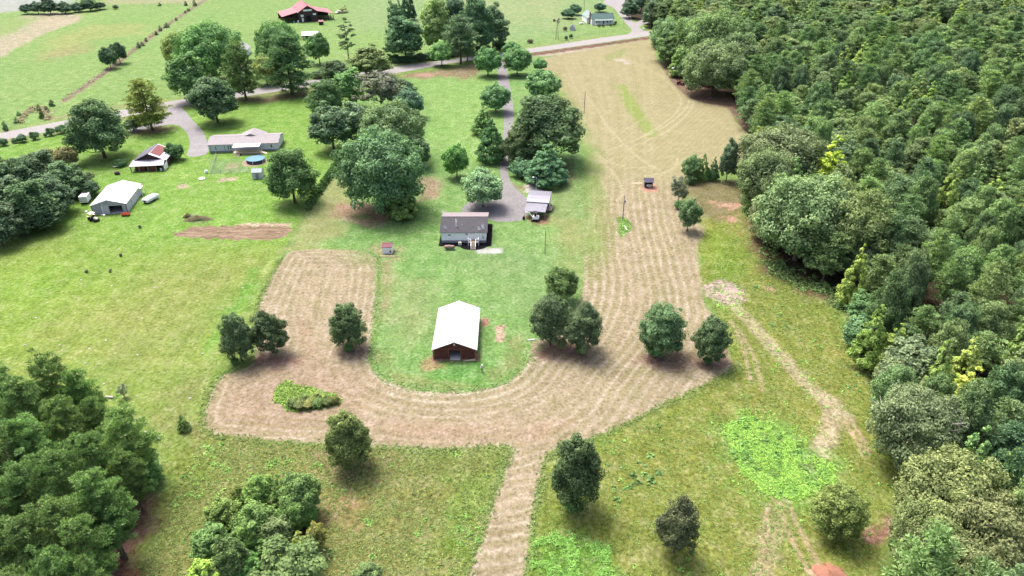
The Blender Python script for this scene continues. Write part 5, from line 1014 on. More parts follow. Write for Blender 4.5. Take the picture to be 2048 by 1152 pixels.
# --- open shelter over a tank in the hayfield
x_, y_ = gp(1297, 376); t = thing('pump_shelter', 'little blue grey roofed shelter standing alone in the hayfield', 'shelter', (x_, y_, 0), math.radians(-2))
gable_x(t, 2.3, 2.0, 2.0, 2.65, m_brown, m_slate, oh=0.3, front=(-1.0, 1.0, 1.9)); MB().lathe([(.05, .25), (.35, .28), (.45, .45), (.45, 1.35), (.35, 1.5), (.05, 1.55)], 14, (0, 0, 0), 'x').build('tank', m_whitepaint, t).location = (-0.85, 0.55, 0.6)
box('low_board', m_steel, t, -.1, .9, -.06, -.003, .15, 1.2)
soil = sheet('bare_soil', lambda x, y: np.hypot((x - x_ - .3), (y - y_ + .3) * .8) - 2.6, 0.016, flat(S(228, 178, 150), 0.5, 0.15, 2), m_hard, 'ring of orange bare soil round the little shelter', amp=0.8)
for i, (dx, dy) in enumerate(((-4.6, 3.3), (-4.2, 3.7))): tag(box('plank', m_newwood, None, x_ + dx, x_ + dx + 3.0, y_ + dy, y_ + dy + .25, .02, .1), ('pale plank lying left of the little shelter, nearer one', 'pale plank lying left of the little shelter, farther one')[i], 'plank')
# --- far red roofed barn with wings
fr_ = math.radians(24); t = thing('barn', 'big dark barn with faded red roof and open side wings on the far pasture', 'barn', (-131.6, 468.5, 0), fr_); t.scale = (1.16, 1.16, 1.16)
gable_y(t, 10.5, 21.0, 5.2, 8.4, m_brown, m_redroof, oh=0.5, front=(-1.3, 1.4, 3.2), rth=0.14)
for s, wd in ((-1, 9.0), (1, 9.0)):
    x0, x1 = s * 5.0, s * (5.25 + wd); z0, z1 = 5.15, 3.3
    MB().hexa([(x0, 1.5, z0), (x1, 0.2, z1), (x1, 19.0, z1), (x0, 19.0, z0), (x0, 1.5, z0 + .14), (x1, .2, z1 + .14), (x1, 19, z1 + .14), (x0, 19, z0 + .14)]).build('wing_roof', m_redroof, t)
    for k in range(3):
        xx = x0 + (x1 - x0) * (0.35 + 0.31 * k); zz = z0 + (z1 - z0) * (0.35 + 0.31 * k)
        for y in (1.4, 9.0, 18.4): box('post', m_brown, t, xx - .12, xx + .12, y - .12, y + .12, 0, zz)
    box('wing_wall', m_brown, t, *sorted((s * 5.3, x1 - s * .3)), 18.5, 18.7, 0, 3.2)
box('sign_board', m_whitepaint, t, -2.4, 2.2, -.09, -.003, 5.6, 6.5); box('white_board', m_whitepaint, t, -4.1, -2.6, -.09, -.003, 2.8, 3.9); box('white_board', m_whitepaint, t, 2.6, 4.3, -.09, -.003, 3.4, 4.3); box('white_door', m_whitepaint, t, -3.8, -2.8, -.09, -.003, 0.3, 2.2); box('hay_door', m_dark, t, -1.3, 1.4, .6, .7, 0, 3.2)
for x, y, c, l in ((-9.5, -0.6, paint('blue_plastic', (.10, .24, .42), .5), 'blue barrel under the left wing of the far red roofed barn'), (-7.0, -0.8, m_whitepaint, 'white barrel under the left wing of the far red roofed barn')):
    o = MB().lathe([(.4, 0), (.45, .1), (.45, 1.1), (.4, 1.2)], 12).build('barrel', c); o.location = (-131.6 + x * math.cos(fr_) - y * math.sin(fr_), 468.5 + x * math.sin(fr_) + y * math.cos(fr_), 0); tag(o, l, 'barrel')
x_, y_ = gp(643, 50); t = thing('kiosk', 'small dark stall with red roof in front of the far barn', 'shed', (x_, y_, 0), math.radians(20)); gable_x(t, 2.7, 2.4, 2.0, 2.7, m_brown, m_redroof, oh=.25, front=(-1.1, 1.1, 1.9)); box('counter', m_post, t, -1.1, 1.1, -.35, -.01, .85, .95)
x_, y_ = gp(621, 80); t = thing('shed', 'white roofed shed with red posts half hidden by roadside trees', 'shed', (x_, y_, 0), math.radians(8)); gable_x(t, 8.6, 7.0, 2.6, 4.0, m_redtin, m_whiteroof, oh=.4, front=(-3.6, 3.4, 2.4)); 
for x in (-4.0, -1.6, 1.2, 4.0): box('post', m_red, t, x - .12, x + .12, -.3, -.1, 0, 2.55)
# --- farmhouse across the road
t = thing('farmhouse', 'white farmhouse with green roof, front porch and brick chimney across the road', 'house', (57.6, 458.2, 0), math.radians(10))
gable_x(t, 14.6, 6.6, 3.7, 6.3, m_whitepaint, m_greenroof, oh=.4)
w2 = bpy.data.objects.new('rear_wing', None)
m = MB(); m.box(-8.6, -2.4, 6.62, 18.5, 0, 3.6); m.prism([(-8.6, 3.6), (-2.4, 3.6), (-5.5, 6.0)], 'y', 6.62, 18.5); rw = m.build('rear_wing', m_whitepaint, t)
for s in (-1, 1): MB().prism([(-5.5, 6.03), (-5.5 + s * 3.5, 3.33), (-5.5 + s * 3.5, 3.47), (-5.5, 6.17)], 'y', 3.6, 18.9).build('roof_slope', m_palegreen, rw)
for y in (9.0, 12.5, 16.0): window(rw, -8.6, y, 2.0, .8, 1.3, 'x', -1)
bpy.data.objects.remove(w2)
MB().box(-7.95, -7.32, 2.6, 3.8, 0, 7.5).build('chimney', m_brick, t)
MB().hexa([(-5.6, -2.4, 2.75), (6.4, -2.4, 2.75), (6.4, -.42, 3.35), (-5.6, -.42, 3.35), (-5.6, -2.4, 2.85), (6.4, -2.4, 2.85), (6.4, -.42, 3.45), (-5.6, -.42, 3.45)]).build('porch_roof', m_palegreen, t); box('porch_floor', m_whitepaint, t, -5.5, 6.3, -2.3, -.02, .4, .55)
for x in (-5.3, -2.6, -.6, 1.4, 3.6, 6.1): box('porch_post', m_whitepaint, t, x - .1, x + .1, -2.25, -2.05, .55, 2.75)
for x0, x1 in ((-5.2, -2.7), (-2.5, -.7), (1.5, 3.5), (3.7, 6.0)): box('rail', m_whitepaint, t, x0, x1, -2.2, -2.12, 1.2, 1.3)
for x, w in ((-4.2, 1.1), (-2.2, 1.1), (3.0, 1.1), (4.8, 1.1)): window(t, x, 0, 1.9, w, 1.5)
door(t, .4, 0, 1.1, 2.1, m_dark, z0=.55)
for k in range(3): box('step', m_whitepaint, t, -.5, 1.3, -2.6 - .3 * k, -2.32 - .3 * k, .28 - .12 * k, .36 - .12 * k)
for i, (x, y, w) in enumerate(((1198, 54, 6), (1206, 54, 6), (1221, 53, 6), (1228, 52, 5), (1231, 48, 5))): tree_at('shrub', x, y, y - 6, w + 1, 'clipped bush along the farmhouse porch', (.045, .06, .04), 'bushes along the farmhouse porch')
for x, y, yt, w, l in ((1132, 80, 71, 8, 'dark bush behind the roadside fence, left of two'), (1142, 77, 68, 8, 'dark bush behind the roadside fence, right of two'), (1130, 62, 53, 10, 'rusty brown bush against the little grey shed'), (1060, 86, 78, 14, 'brown scrub by the pale track beyond the road')): tree_at('shrub', x, y, yt, w, l, (.07, .06, .045) if 'brown' in l else (.04, .06, .04))
x_, y_ = gp(1144, 61); t = thing('garden_shed', 'little grey gabled shed on the farmhouse lawn', 'shed', (x_, y_, 0), math.radians(-12)); gable_y(t, 2.9, 3.6, 1.8, 3.0, m_palegrey, m_metal, oh=.2)
x_, y_ = gp(1162, 49); t = thing('gas_tank', 'white gas tank on the lawn left of the farmhouse', 'tank', (x_, y_, 0), .4); MB().lathe([(.05, -1.2), (.35, -1.1), (.5, -.8), (.5, .8), (.35, 1.1), (.05, 1.2)], 14, (0, 0, .75), 'x').build('cylinder', m_whitepaint, t, smooth=True)
for x in (-.7, .7): box('foot', m_concrete, t, x - .1, x + .1, -.35, .35, 0, .32)
# ------------------------------------------------------------------ vehicles, poles and small things
def wheel(t, x, y, r, w, name='wheel', rim=None):
    o = MB().lathe([(r * .55, -w / 2), (r * .92, -w / 2), (r, -w * .3), (r, w * .3), (r * .92, w / 2), (r * .55, w / 2)], 16, (0, 0, 0), 'x').build(name, m_black, t); o.location = (x, y, r)
    MB().lathe([(r * .1, -w * .42), (r * .54, -w * .42), (r * .54, w * .42), (r * .1, w * .42)], 12, (0, 0, 0), 'x').build('rim', rim or m_steel, o); return o
def at(x, y): X, Y = gp(x, y); return (X, Y, 0)
# enclosed cargo trailer
t = thing('cargo_trailer', 'white enclosed cargo trailer standing left of the grey garage', 'trailer', (-122.2, 179.6, 0), math.radians(12))
MB().prism([(-1.05, 0), (1.05, 0), (1.05, 3.2), (0, 4.0), (-1.05, 3.2)], 'z', .45, 2.35).build('box_body', m_whitepaint, t, 0.04); box('chassis', m_black, t, -.9, .9, .05, 3.3, .3, .44)
for s in (-1, 1): door(t, s * .47, 0, .88, 1.7, m_whitepaint, z0=.52); wheel(t, s * 1.0, 1.6, .33, .2); box('fender', m_steel, t, *sorted((s * 1.06, s * 1.22)), 1.15, 2.05, .68, .74)
MB().tube((0, 3.9, .4), (0, 5.0, .4), .05).build('tongue', m_black, t); box('tail_light', m_red, t, -1.0, -.85, -.03, -.002, .5, .6); box('tail_light', m_red, t, .85, 1.0, -.03, -.002, .5, .6)
# pop up camper
t = thing('popup_camper', 'low white folding camper parked right of the grey garage', 'camper', (-104.9, 179.9, 0), math.radians(-16))
MB().hexa([(-1.05, 0, .45), (1.05, 0, .45), (1.05, 4.6, .45), (-1.05, 4.6, .45), (-1.05, 0, 1.0), (1.05, 0, 1.0), (1.05, 4.6, 1.0), (-1.05, 4.6, 1.0)]).build('tub', m_whitepaint, t, .05)
MB().hexa([(-1.12, -.06, 1.02), (1.12, -.06, 1.02), (1.12, 4.66, 1.02), (-1.12, 4.66, 1.02), (-.95, .15, 1.42), (.95, .15, 1.42), (.95, 4.45, 1.42), (-.95, 4.45, 1.42)]).build('roof_lid', m_whitepaint, t, .05); box('stripe', m_skirt, t, -1.065, 1.065, .3, 4.3, .62, .7)
for s in (-1, 1): wheel(t, s * .98, 2.4, .3, .2)
MB().lathe([(.12, -.1), (.3, -.1), (.32, 0), (.3, .1), (.12, .1)], 14, (0, -.18, .75), 'y').build('spare_wheel', m_black, t); MB().tube((0, 4.6, .45), (0, 5.7, .4), .05).build('tongue', m_black, t)
# utility vehicle with pale canopy
t = thing('utility_vehicle', 'small tractor with pale canopy parked at the garage corner', 'tractor', at(189, 441), math.radians(62))
box('chassis', m_black, t, -.55, .55, -1.5, 1.4, .35, .6); MB().hexa([(-.35, -1.6, .6), (.35, -1.6, .6), (.4, -.3, .6), (-.4, -.3, .6), (-.3, -1.55, 1.05), (.3, -1.55, 1.05), (.38, -.3, 1.2), (-.38, -.3, 1.2)]).build('hood', m_cream, t, .05); box('seat', m_black, t, -.3, .3, .2, .7, .62, 1.15)
for x in (-.55, .55):
    for y in (-.1, 1.1): MB().tube((x, y, .6), (x, y, 2.1), .035).build('roof_post', m_black, t)
box('canopy', m_cream, t, -.75, .75, -.35, 1.35, 2.1, 2.18, .03)
for s in (-1, 1): wheel(t, s * .72, .9, .62, .34, rim=m_cream); wheel(t, s * .6, -1.1, .36, .24, rim=m_cream)
box('fender', m_cream, t, -.98, -.6, .5, 1.3, 1.27, 1.32); box('fender', m_cream, t, .6, .98, .5, 1.3, 1.27, 1.32)
# red trailer bed
t = thing('red_cart', 'small red open cart beside the garage door', 'cart', at(252, 431.5), math.radians(8))
m = MB(); m.box(-1.0, 1.0, -.55, .55, .4, .46); m.box(-1.0, 1.0, -.55, -.49, .46, .75); m.box(-1.0, 1.0, .49, .55, .46, .75); m.box(-1.0, -.94, -.49, .49, .46, .75); m.box(.94, 1.0, -.49, .49, .46, .75); m.build('bed', m_orange, t)
for s in (-1, 1): wheel(t, s * .9, 0, .25, .14)
MB().tube((1.0, 0, .43), (2.0, 0, .3), .04).build('handle', m_orange, t)
for x, y, r, h, lab in ((209, 433, .3, .55, 'pale drum near the shut garage door'), (205, 431, .22, .4, 'white bucket near the shut garage door'), (413, 346, .45, .9, 'white bin at the corner of the wire fence'), (173, 424, .3, .35, 'pale tub on the grass behind the small tractor')):
    o = MB().lathe([(r * .9, 0), (r, h * .1), (r, h * .95), (r * .8, h)], 14).build('drum', m_whitepaint); o.location = at(x, y); tag(o, lab, 'drum')
o = MB().lathe([(.45, .02), (.85, .02), (.95, .15), (.85, .3), (.45, .3), (.4, .15)], 20).build('tyre', m_whitepaint); o.location = at(404, 358); tag(o, 'white painted tyre lying on the left lawn', 'tyre')
o = box('box_crate', m_brown, None, -.7, .7, -.5, .5, 0, .9, .05); o.location = at(235, 349); o.rotation_euler = (0, 0, .4); tag(o, 'dark crate on the grass in front of the tumbledown barn', 'crate')
# mini excavator by the carport
t = thing('mini_excavator', 'white mini excavator with folded boom in front of the carport', 'excavator', at(1069, 441), math.radians(-6))
for s in (-1, 1):
    MB().prism([(-1.1, .12), (-.95, 0), (.95, 0), (1.1, .12), (1.1, .42), (.95, .55), (-.95, .55), (-1.1, .42)], 'x', *sorted((s * .45, s * .8))).build('track', m_black, t)
box('turntable', m_black, t, -.4, .4, -.4, .4, .5, .65); MB().prism([(.1, -.85), (1.1, -.75), (1.3, 0), (1.1, .75), (.1, .85), (-.5, .8), (-.5, -.8)], 'z', .66, 1.35).build('engine_cover', m_whitepaint, t, .05)
box('seat', m_black, t, -.1, .45, -.35, .35, 1.36, 1.9)
for x, y in ((-.35, -.6), (-.35, .6), (.8, -.6), (.8, .6)): MB().tube((x, y, 1.3), (x, y, 2.4), .04).build('canopy_post', m_black, t)
box('canopy', m_black, t, -.5, .95, -.75, .75, 2.4, 2.48, .03)
MB().tube((-.5, 0, 1.0), (-1.6, .1, 2.3), .14, .12, 8).tube((-1.6, .1, 2.3), (-2.6, .2, 2.35), .12, .11, 8).build('boom', m_whitepaint, t); MB().tube((-2.6, .2, 2.4), (-3.1, .25, 1.0), .11, .09, 8).build('dipper', m_whitepaint, t)
MB().prism([(-3.35, .15), (-2.75, .1), (-2.6, .5), (-2.8, .95), (-3.2, 1.0)], 'y', 0, .5).build('bucket', m_black, t); box('dozer_blade', m_black, t, 1.25, 1.33, -.8, .8, .1, .5)
# flat trailer tucked under the carport
t = thing('utility_trailer', 'low flat trailer with wheels on the open side of the carport', 'trailer', at(1099, 420), math.radians(-12))
box('deck', m_post, t, -.9, .9, -1.6, 1.6, .5, .58)
for s in (-1, 1): wheel(t, s * .95, 0, .32, .2); MB().tube((s * .88, -1.6, .6), (s * .88, 1.6, .6), .03).build('side_rail', m_black, t)
MB().tube((0, -1.6, .5), (0, -2.6, .4), .05).build('tongue', m_black, t)
# propane tank behind the house
t = thing('propane_tank', 'rusty pinkish propane tank on the lawn behind the white house', 'tank', at(899, 499)); MB().lathe([(.05, -1.4), (.3, -1.33), (.46, -1.05), (.48, -.9), (.48, .9), (.46, 1.05), (.3, 1.33), (.05, 1.4)], 16, (0, 0, .72), 'x').build('cylinder', paint('pinkish_tank_paint', S(222, 188, 168), .6, var=.15, grime=S(180, 120, 96)), t, smooth=True)
for x in (-.8, .8): box('saddle', m_concrete, t, x - .12, x + .12, -.35, .35, 0, .3)
MB().lathe([(.16, 1.18), (.18, 1.3), (.05, 1.36)], 10).build('valve_dome', m_skirt, t)
# power poles and lights
def pole(name, x, y, H, lab, r=.15, arm=False, transf=False, light=False):
    t = thing(name, lab, 'pole', at(x, y)); MB().tube((0, 0, -.2), (0, 0, H), r, r * .7, 9).build('shaft', m_post if not light else m_steel, t)
    if arm: box('crossarm', m_post, t, -.9, .9, -.06, .06, H - .7, H - .56)
    if transf: MB().lathe([(.2, 0), (.26, .05), (.26, .75), (.15, .85)], 12, (.1, -.42, H - 2.0)).build('transformer', m_skirt, t); box('bracket', m_steel, t, -.05, .12, -.3, -.1, H - 1.7, H - 1.6); box('meter_box', m_steel, t, -.2, .2, -.35, -.15, 1.5, 2.3)
    if light: MB().tube((0, 0, H - .1), (-.9, 0, H + .1), .03).build('arm', m_steel, t); MB().lathe([(.05, .3), (.22, .12), (.28, 0), (.1, -.04)], 12, (-.95, 0, H - .1)).build('lamp_head', m_whitepaint, t)
    return t
pole('utility_pole', 1168, 227, 8.9, 'bare utility pole standing in the upper hayfield'); pole('utility_pole', 1090, 507, 6.3, 'thin dark pole alone on the lawn right of the white house', .11); pole('utility_pole', 1245, 440, 7.3, 'pole with transformer on the small grass triangle in the hayfield', .15, transf=True); pole('light_pole', 1072.5, 386, 5.0, 'yard light pole behind the carport', .07, light=True)
pole('utility_pole', 1168, 22, 10.5, 'thin pole behind the farmhouse', .14); pole('utility_pole', 1247, 56, 5, 'short sign post beside the farmhouse drive', .07)
o = MB().tube((0, 0, .12), (-.3, 2.8, .12), .1, .1, 8).build('white_pipe', m_whitepaint); o.location = at(1254, 461); tag(o, 'white pipe lying on the small grass triangle', 'pipe')
o = MB().tube((0, 0, .1), (1.6, .3, .1), .12, .1, 8).build('log', m_whitepaint); o.location = at(1056, 681); tag(o, 'pale log lying beside the oak clump', 'log')
# wind pump
t = thing('windmill', 'tall lattice wind pump standing beside the road', 'windmill', at(1114, 80)); H = 10.2; m = MB()
for sx in (-1, 1):
    for sy in (-1, 1): MB().tube((sx * .8, sy * .8, 0), (sx * .12, sy * .12, H), .07, .05, 5).build('leg', m_brown, t)
for k in range(6):
    z = 1.2 + k * 1.5; e = .8 - .68 * z / H
    for p, q_ in (((-e, -e), (e, -e)), ((e, -e), (e, e)), ((e, e), (-e, e)), ((-e, e), (-e, -e))): m.tube((*p, z), (*q_, z), .035, .035, 4); m.tube((*p, z), (q_[0] * .86, q_[1] * .86, z + 1.4), .025, .025, 4)
m.build('bracing', m_brown, t); hub = MB().tube((0, -.5, H + .2), (0, .3, H + .2), .16, .16, 10).build('hub', m_brown, t)
for k in range(14):
    a = k * 2 * math.pi / 14; c, s_ = math.cos(a), math.sin(a); b_ = MB(); p = lambda r, w: (c * r - s_ * w, -.45, H + .2 + s_ * r + c * w)
    q8 = [p(.4, -.06), p(.4, .06), p(1.6, .2), p(1.6, -.2)]; b_.hexa([(*v[:1], v[1] - .02, v[2]) for v in q8] + [(v[0], v[1] + .02, v[2]) for v in q8]); b_.build('blade', m_steel if k % 5 == 0 else m_brown, t)
MB().box(-.03, .03, .3, 1.4, H + .15, H + .25).build('tail_boom', m_brown, t); MB().prism([(1.3, H - .3), (2.9, H - .5), (2.9, H + .9), (1.3, H + .7)], 'x', -.03, .03).build('tail_vane', m_brown, t)
for c in t.children:
    if c.name.split('.')[0] in ('tail_boom', 'tail_vane', 'blade', 'hub'): c.rotation_euler = (0, 0, math.radians(55)) if 'tail' in c.name else (0, 0, math.radians(55))
# truck and tractor under the oak
t = thing('truck', 'white truck parked under the forest edge oaks', 'truck', at(1355, 154), math.radians(6))
MB().prism([(0, .55), (0, 1.15), (1.2, 1.3), (1.9, 2.1), (3.3, 2.15), (3.35, .55)], 'x', -1.0, 1.0).build('cab', m_whitepaint, t, .06); MB().hexa([(-.85, 1.26, 1.42), (.85, 1.26, 1.42), (.8, 1.80, 2.02), (-.8, 1.80, 2.02), (-.85, 1.22, 1.46), (.85, 1.22, 1.46), (.8, 1.76, 2.06), (-.8, 1.76, 2.06)]).build('windscreen', m_glass, t)
box('cargo_box', m_whitepaint, t, -1.15, 1.15, 3.4, 8.0, .8, 3.1, .05); box('grille', m_black, t, -.6, .6, -.05, .02, .65, 1.0); box('bumper', m_steel, t, -1.0, 1.0, -.18, -.06, .45, .62)
for s in (-1, 1):
    wheel(t, s * .95, .9, .42, .28); wheel(t, s * .95, 6.4, .42, .28); box('headlight', m_cream, t, *sorted((s * .65, s * .92)), -.05, .02, .75, .98); box('mirror', m_black, t, *sorted((s * 1.02, s * 1.3)), 1.45, 1.55, 1.45, 1.85)
t = thing('tractor', 'red tractor in the shade beside the white truck', 'tractor', at(1361, 170), math.radians(35))
MB().hexa([(-.35, -1.7, .7), (.35, -1.7, .7), (.4, .1, .7), (-.4, .1, .7), (-.32, -1.65, 1.3), (.32, -1.65, 1.3), (.36, .1, 1.45), (-.36, .1, 1.45)]).build('hood', m_red, t, .05); box('seat', m_black, t, -.3, .3, .5, .95, .9, 1.45); box('roll_bar', m_black, t, -.6, .6, 1.1, 1.2, 2.2, 2.3)
for s in (-1, 1): wheel(t, s * .85, .8, .75, .4, rim=m_cream); wheel(t, s * .7, -1.3, .42, .26, rim=m_cream); box('fender', m_red, t, *sorted((s * .6, s * 1.05)), .3, 1.3, 1.53, 1.6); box('roll_post', m_black, t, *sorted((s * .52, s * .6)), 1.1, 1.2, 1.0, 2.2)
MB().tube((.15, -1.0, 1.35), (.15, -1.0, 2.0), .05).build('exhaust', m_black, t)
# junk beside the far barn
t = thing('truck', 'pale old truck parked at the right end of the far red roofed barn', 'truck', at(672, 28), math.radians(-30)); MB().prism([(0, .5), (0, 1.1), (1.3, 1.25), (1.9, 2.0), (3.3, 2.0), (3.4, 1.2), (5.4, 1.2), (5.4, .5)], 'x', -.95, .95).build('body', m_cream, t, .05); MB().hexa([(-.8, 1.33, 1.35), (.8, 1.33, 1.35), (.75, 1.8, 1.9), (-.75, 1.8, 1.9), (-.8, 1.28, 1.38), (.8, 1.28, 1.38), (.75, 1.75, 1.94), (-.75, 1.75, 1.94)]).build('windscreen', m_glass, t)
for s in (-1, 1): wheel(t, s * .85, .9, .38, .25); wheel(t, s * .85, 4.3, .38, .25)
for i, (x, y, rz, mt, lab) in enumerate(((683, 27, .3, m_brown, 'stack of dark pallets beside the far red roofed barn'), (690, 24, -.4, m_post, 'grey lumber pile beside the far red roofed barn'), (686, 20, 1.0, m_rust, 'rusty beam pile beside the far red roofed barn'))):
    t = thing('lumber_pile', lab, 'lumber', at(x, y), rz); R = random.Random(i)
    for k in range(9): MB().tube((R.uniform(-3, -1.5), R.uniform(-.8, .8), .15 + .16 * (k // 3)), (R.uniform(1.5, 4), R.uniform(-.8, .8), .15 + .16 * (k // 3) + (2.2 if k == 8 else 0)), .13, .13, 5).build('beam', mt, t)
t = thing('post', 'leaning grey timber post at the far barn junk heap', 'post', at(696, 26)); MB().tube((0, 0, 0), (-2.2, .5, 5.0), .22, .18, 7).build('shaft', m_post, t)
# mailbox
t = thing('mailbox', 'black and white mailbox at the farmhouse drive mouth', 'mailbox', at(1287, 61)); MB().tube((0, 0, -.05), (0, 0, 1.0), .08).build('post', m_black, t); MB().prism([(-.3, 1.0), (.3, 1.0), (.3, 1.35), (.15, 1.55), (-.15, 1.55), (-.3, 1.35)], 'y', -.55, .55).build('box_body', m_whitepaint, t)
# wire fences
def fence(pts, gap, H, lab, nm='wire_fence', mat=None, wires=3, r=.06):
    t = thing(nm, lab, 'fence'); P = [Vector((*gp(*p), 0)) for p in pts]; w = MB(); mat = mat or m_post
    for a, b in zip(P, P[1:]):
        L = (b - a).length; n = max(1, round(L / gap))
        for k in range(n + (1 if b is P[-1] else 0)):
            q_ = a + (b - a) * (k / n); o = MB().tube((0, 0, -.1), (0, 0, H), r, r * .9, 6).build('post', mat, t); o.location = q_
        for z in range(wires): h = H * (0.95 - .9 * z / max(1, wires)); w.tube(a + Vector((0, 0, h)), b + Vector((0, 0, h)), .018, .018, 4)
    tag(w.build('wires', mat, t), kind='stuff'); return t
fence([(433, 311), (422, 347), (500, 345), (556, 342)], 3.0, 1.25, 'low wire fence round the yard below the long grey home', wires=5, r=.045, mat=m_skirt)
fence([(1105, 78), (1124, 80), (1158, 74), (1190, 68), (1225, 64), (1252, 59), (1247, 47)], 5.0, 1.3, 'wire fence along the farmhouse side of the road')
fence([(8, 262), (40, 244), (62, 219), (80, 214), (100, 237), (128, 202), (217, 140), (300, 75), (345, 43), (410, 0)], 9.0, 1.35, 'wire fence following the weedy strip across the far left pasture')
fence([(210, 16), (290, 13), (385, 9)], 9.0, 1.35, 'wire fence along the top of the far left pasture'); fence([(465, 72), (500, 70), (560, 66)], 9.0, 1.35, 'wire fence behind the roadside trees on the far pasture')
# hidden roof corner behind the roadside trees
x_, y_ = gp(482, 112); t = thing('house', 'grey roofed house almost hidden behind the roadside trees', 'house', (x_, y_, 0), .15); gable_y(t, 7, 9, 3, 5.6, m_whitepaint, m_skirt, oh=.4)
# logs, boards and soil heaps
for x, y, L_, rz, lab in ((298, 868, 1.7, -.25, 'grey log at the edge of the pine stand, longer one'), (318, 879, .7, .3, 'cut log end at the edge of the pine stand, shorter one'), (220, 796, 1.4, -.1, 'grey log beside the small bush on the left lawn')):
    o = MB().tube((-L_ / 2, 0, .22), (L_ / 2, 0, .22), .24, .2, 10).build('log', m_palebark); o.location = at(x, y); o.rotation_euler = (0, 0, rz); tag(o, lab, 'log')
for i, (dx, rz, L_) in enumerate(((1.7, .12, 2.4), (2.1, .3, 2.0))): o = box('plank', m_newwood, None, 0, L_, 0, .22, .02 + .06 * i, .07 + .06 * i); o.location = (-11.06 + dx, 105.6, 0); o.rotation_euler = (0, 0, rz); tag(o, ('longer pale plank lying at the barn front', 'shorter pale plank lying at the barn front')[i], 'plank')
def heap(x, y, rx, ry, h, mat, lab, seed, name='soil_heap', cat='soil heap'):
    R = np.random.RandomState(seed); n, k = 20, 6; m = MB(); V = []
    for i in range(k):
        for j in range(n):
            r = 1 - i / (k - 1) * .98; a = j * 6.2832 / n; w = 1 + .22 * math.sin(3 * a + seed) * r + .1 * R.normal() * r; V.append((rx * r * w * math.cos(a), ry * r * w * math.sin(a), h * (1 - r ** 1.6) + .08 * h * R.normal() * (0 < i) - .04))
    m.v = V; m.f = [(i * n + j, i * n + (j + 1) % n, (i + 1) * n + (j + 1) % n, (i + 1) * n + j) for i in range(k - 1) for j in range(n)] + [tuple((k - 1) * n + j for j in range(n))]
    o = m.build(name, mat, smooth=True); o.location = at(x, y); tag(o, lab, cat); return o
m_clay = paint('orange_clay', S(238, 170, 142), .95, var=.18, scale=1.5, bump=.1); m_brush = paint('dry_brush', S(150, 140, 100), .95, var=.35, scale=2.5, bump=.15, grime=S(110, 140, 80)); m_gravel = paint('white_gravel', S(238, 234, 228), .95, var=.1, scale=4, bump=.05)
heap(1657, 1152, 2.0, 1.8, .8, m_clay, 'orange clay heap at the bottom edge beside the wheel tracks', 1); heap(395, 438, 3.8, 2.0, .9, m_brush, 'overgrown brush heap above the tilled strip', 2, 'brush_heap', 'brush heap'); heap(376, 434, 1.2, 1.0, 1.1, m_brush, 'small dead brush heap with upright sticks above the tilled strip', 3, 'brush_heap', 'brush heap')
heap(1066, 378, 2.1, 1.9, .8, m_gravel, 'white gravel heap behind the carport', 4, 'gravel_heap', 'gravel heap')
# stumps or saplings wrapped on the left lawn
for i, (x, y) in enumerate(((280, 456), (242, 512), (221, 544), (174, 545))):
    t = tree_at('shrub', x, y, y - 6, 7, 'tiny grey green sapling on the left lawn', (.08, .09, .06), 'saplings dotted over the left lawn')
for i, (x, y) in enumerate(((72, 636), (162, 560), (224, 571), (212, 681), (275, 710), (179, 697), (170, 727), (405, 708), (208, 768), (309, 575), (380, 797), (485, 576), (120, 690), (50, 690))):
    R = random.Random(i + 40); m = MB(); n = 7
    m.lathe([(.15, 0), (.19, .05), (.14, .13), (.03, .17)], 7); m.v = [(a * R.uniform(.7, 1.3) * 1.3, b_ * R.uniform(.7, 1.3), c_ * R.uniform(.8, 1.2)) for a, b_, c_ in m.v]
    o = m.build('stone', m_concrete); o.location = at(x, y); o.rotation_euler = (0, 0, R.uniform(0, 3)); tag(o, 'pale stone lying on the lower left lawn', 'stone', 'pale stones on the lower left lawn')
# overgrown island in the hayfield
for i, (x, y, w) in enumerate(((585, 812, 26), (600, 815, 30), (618, 814, 26), (636, 811, 28), (655, 808, 26), (672, 806, 18), (610, 803, 24), (632, 802, 24))): tree_at('shrub', x, y, y - 13, w, 'low bush of the overgrown island in the hayfield', (.062 + .01 * (i % 3), .088, .036), 'bushes of the hayfield island')
# leafy suckers at the feet of the field oaks
for x, y, w, lab in ((470, 728, 18, 'low sucker growth at the foot of the outer corner oak'), (699, 702, 22, 'low sucker growth under the single hayfield oak'), (1310, 712, 40, 'low sucker growth under the bigger track side oak'), (1415, 728, 20, 'low sucker growth under the smaller track side oak'), (1145, 1022, 34, 'low sucker growth under the tall lane side oak'), (1160, 706, 22, 'low sucker growth under the hayfield side oak')): tree_at('shrub', x, y, y - w * .7, w, lab, (.045, .085, .034))
# undergrowth along the roadside row and single weeds tall enough to pick out
for x, y, w in ((790, 124, 30), (815, 124, 34), (840, 121, 34), (862, 118, 34), (884, 115, 30), (905, 112, 30), (965, 100, 36), (1000, 96, 30), (655, 148, 36), (640, 156, 30)): tree_at('shrub', x, y, y - 14, w, 'dark bush filling under the tree row beyond the road', (.036, .06, .034), 'bushes under the row beyond the road')
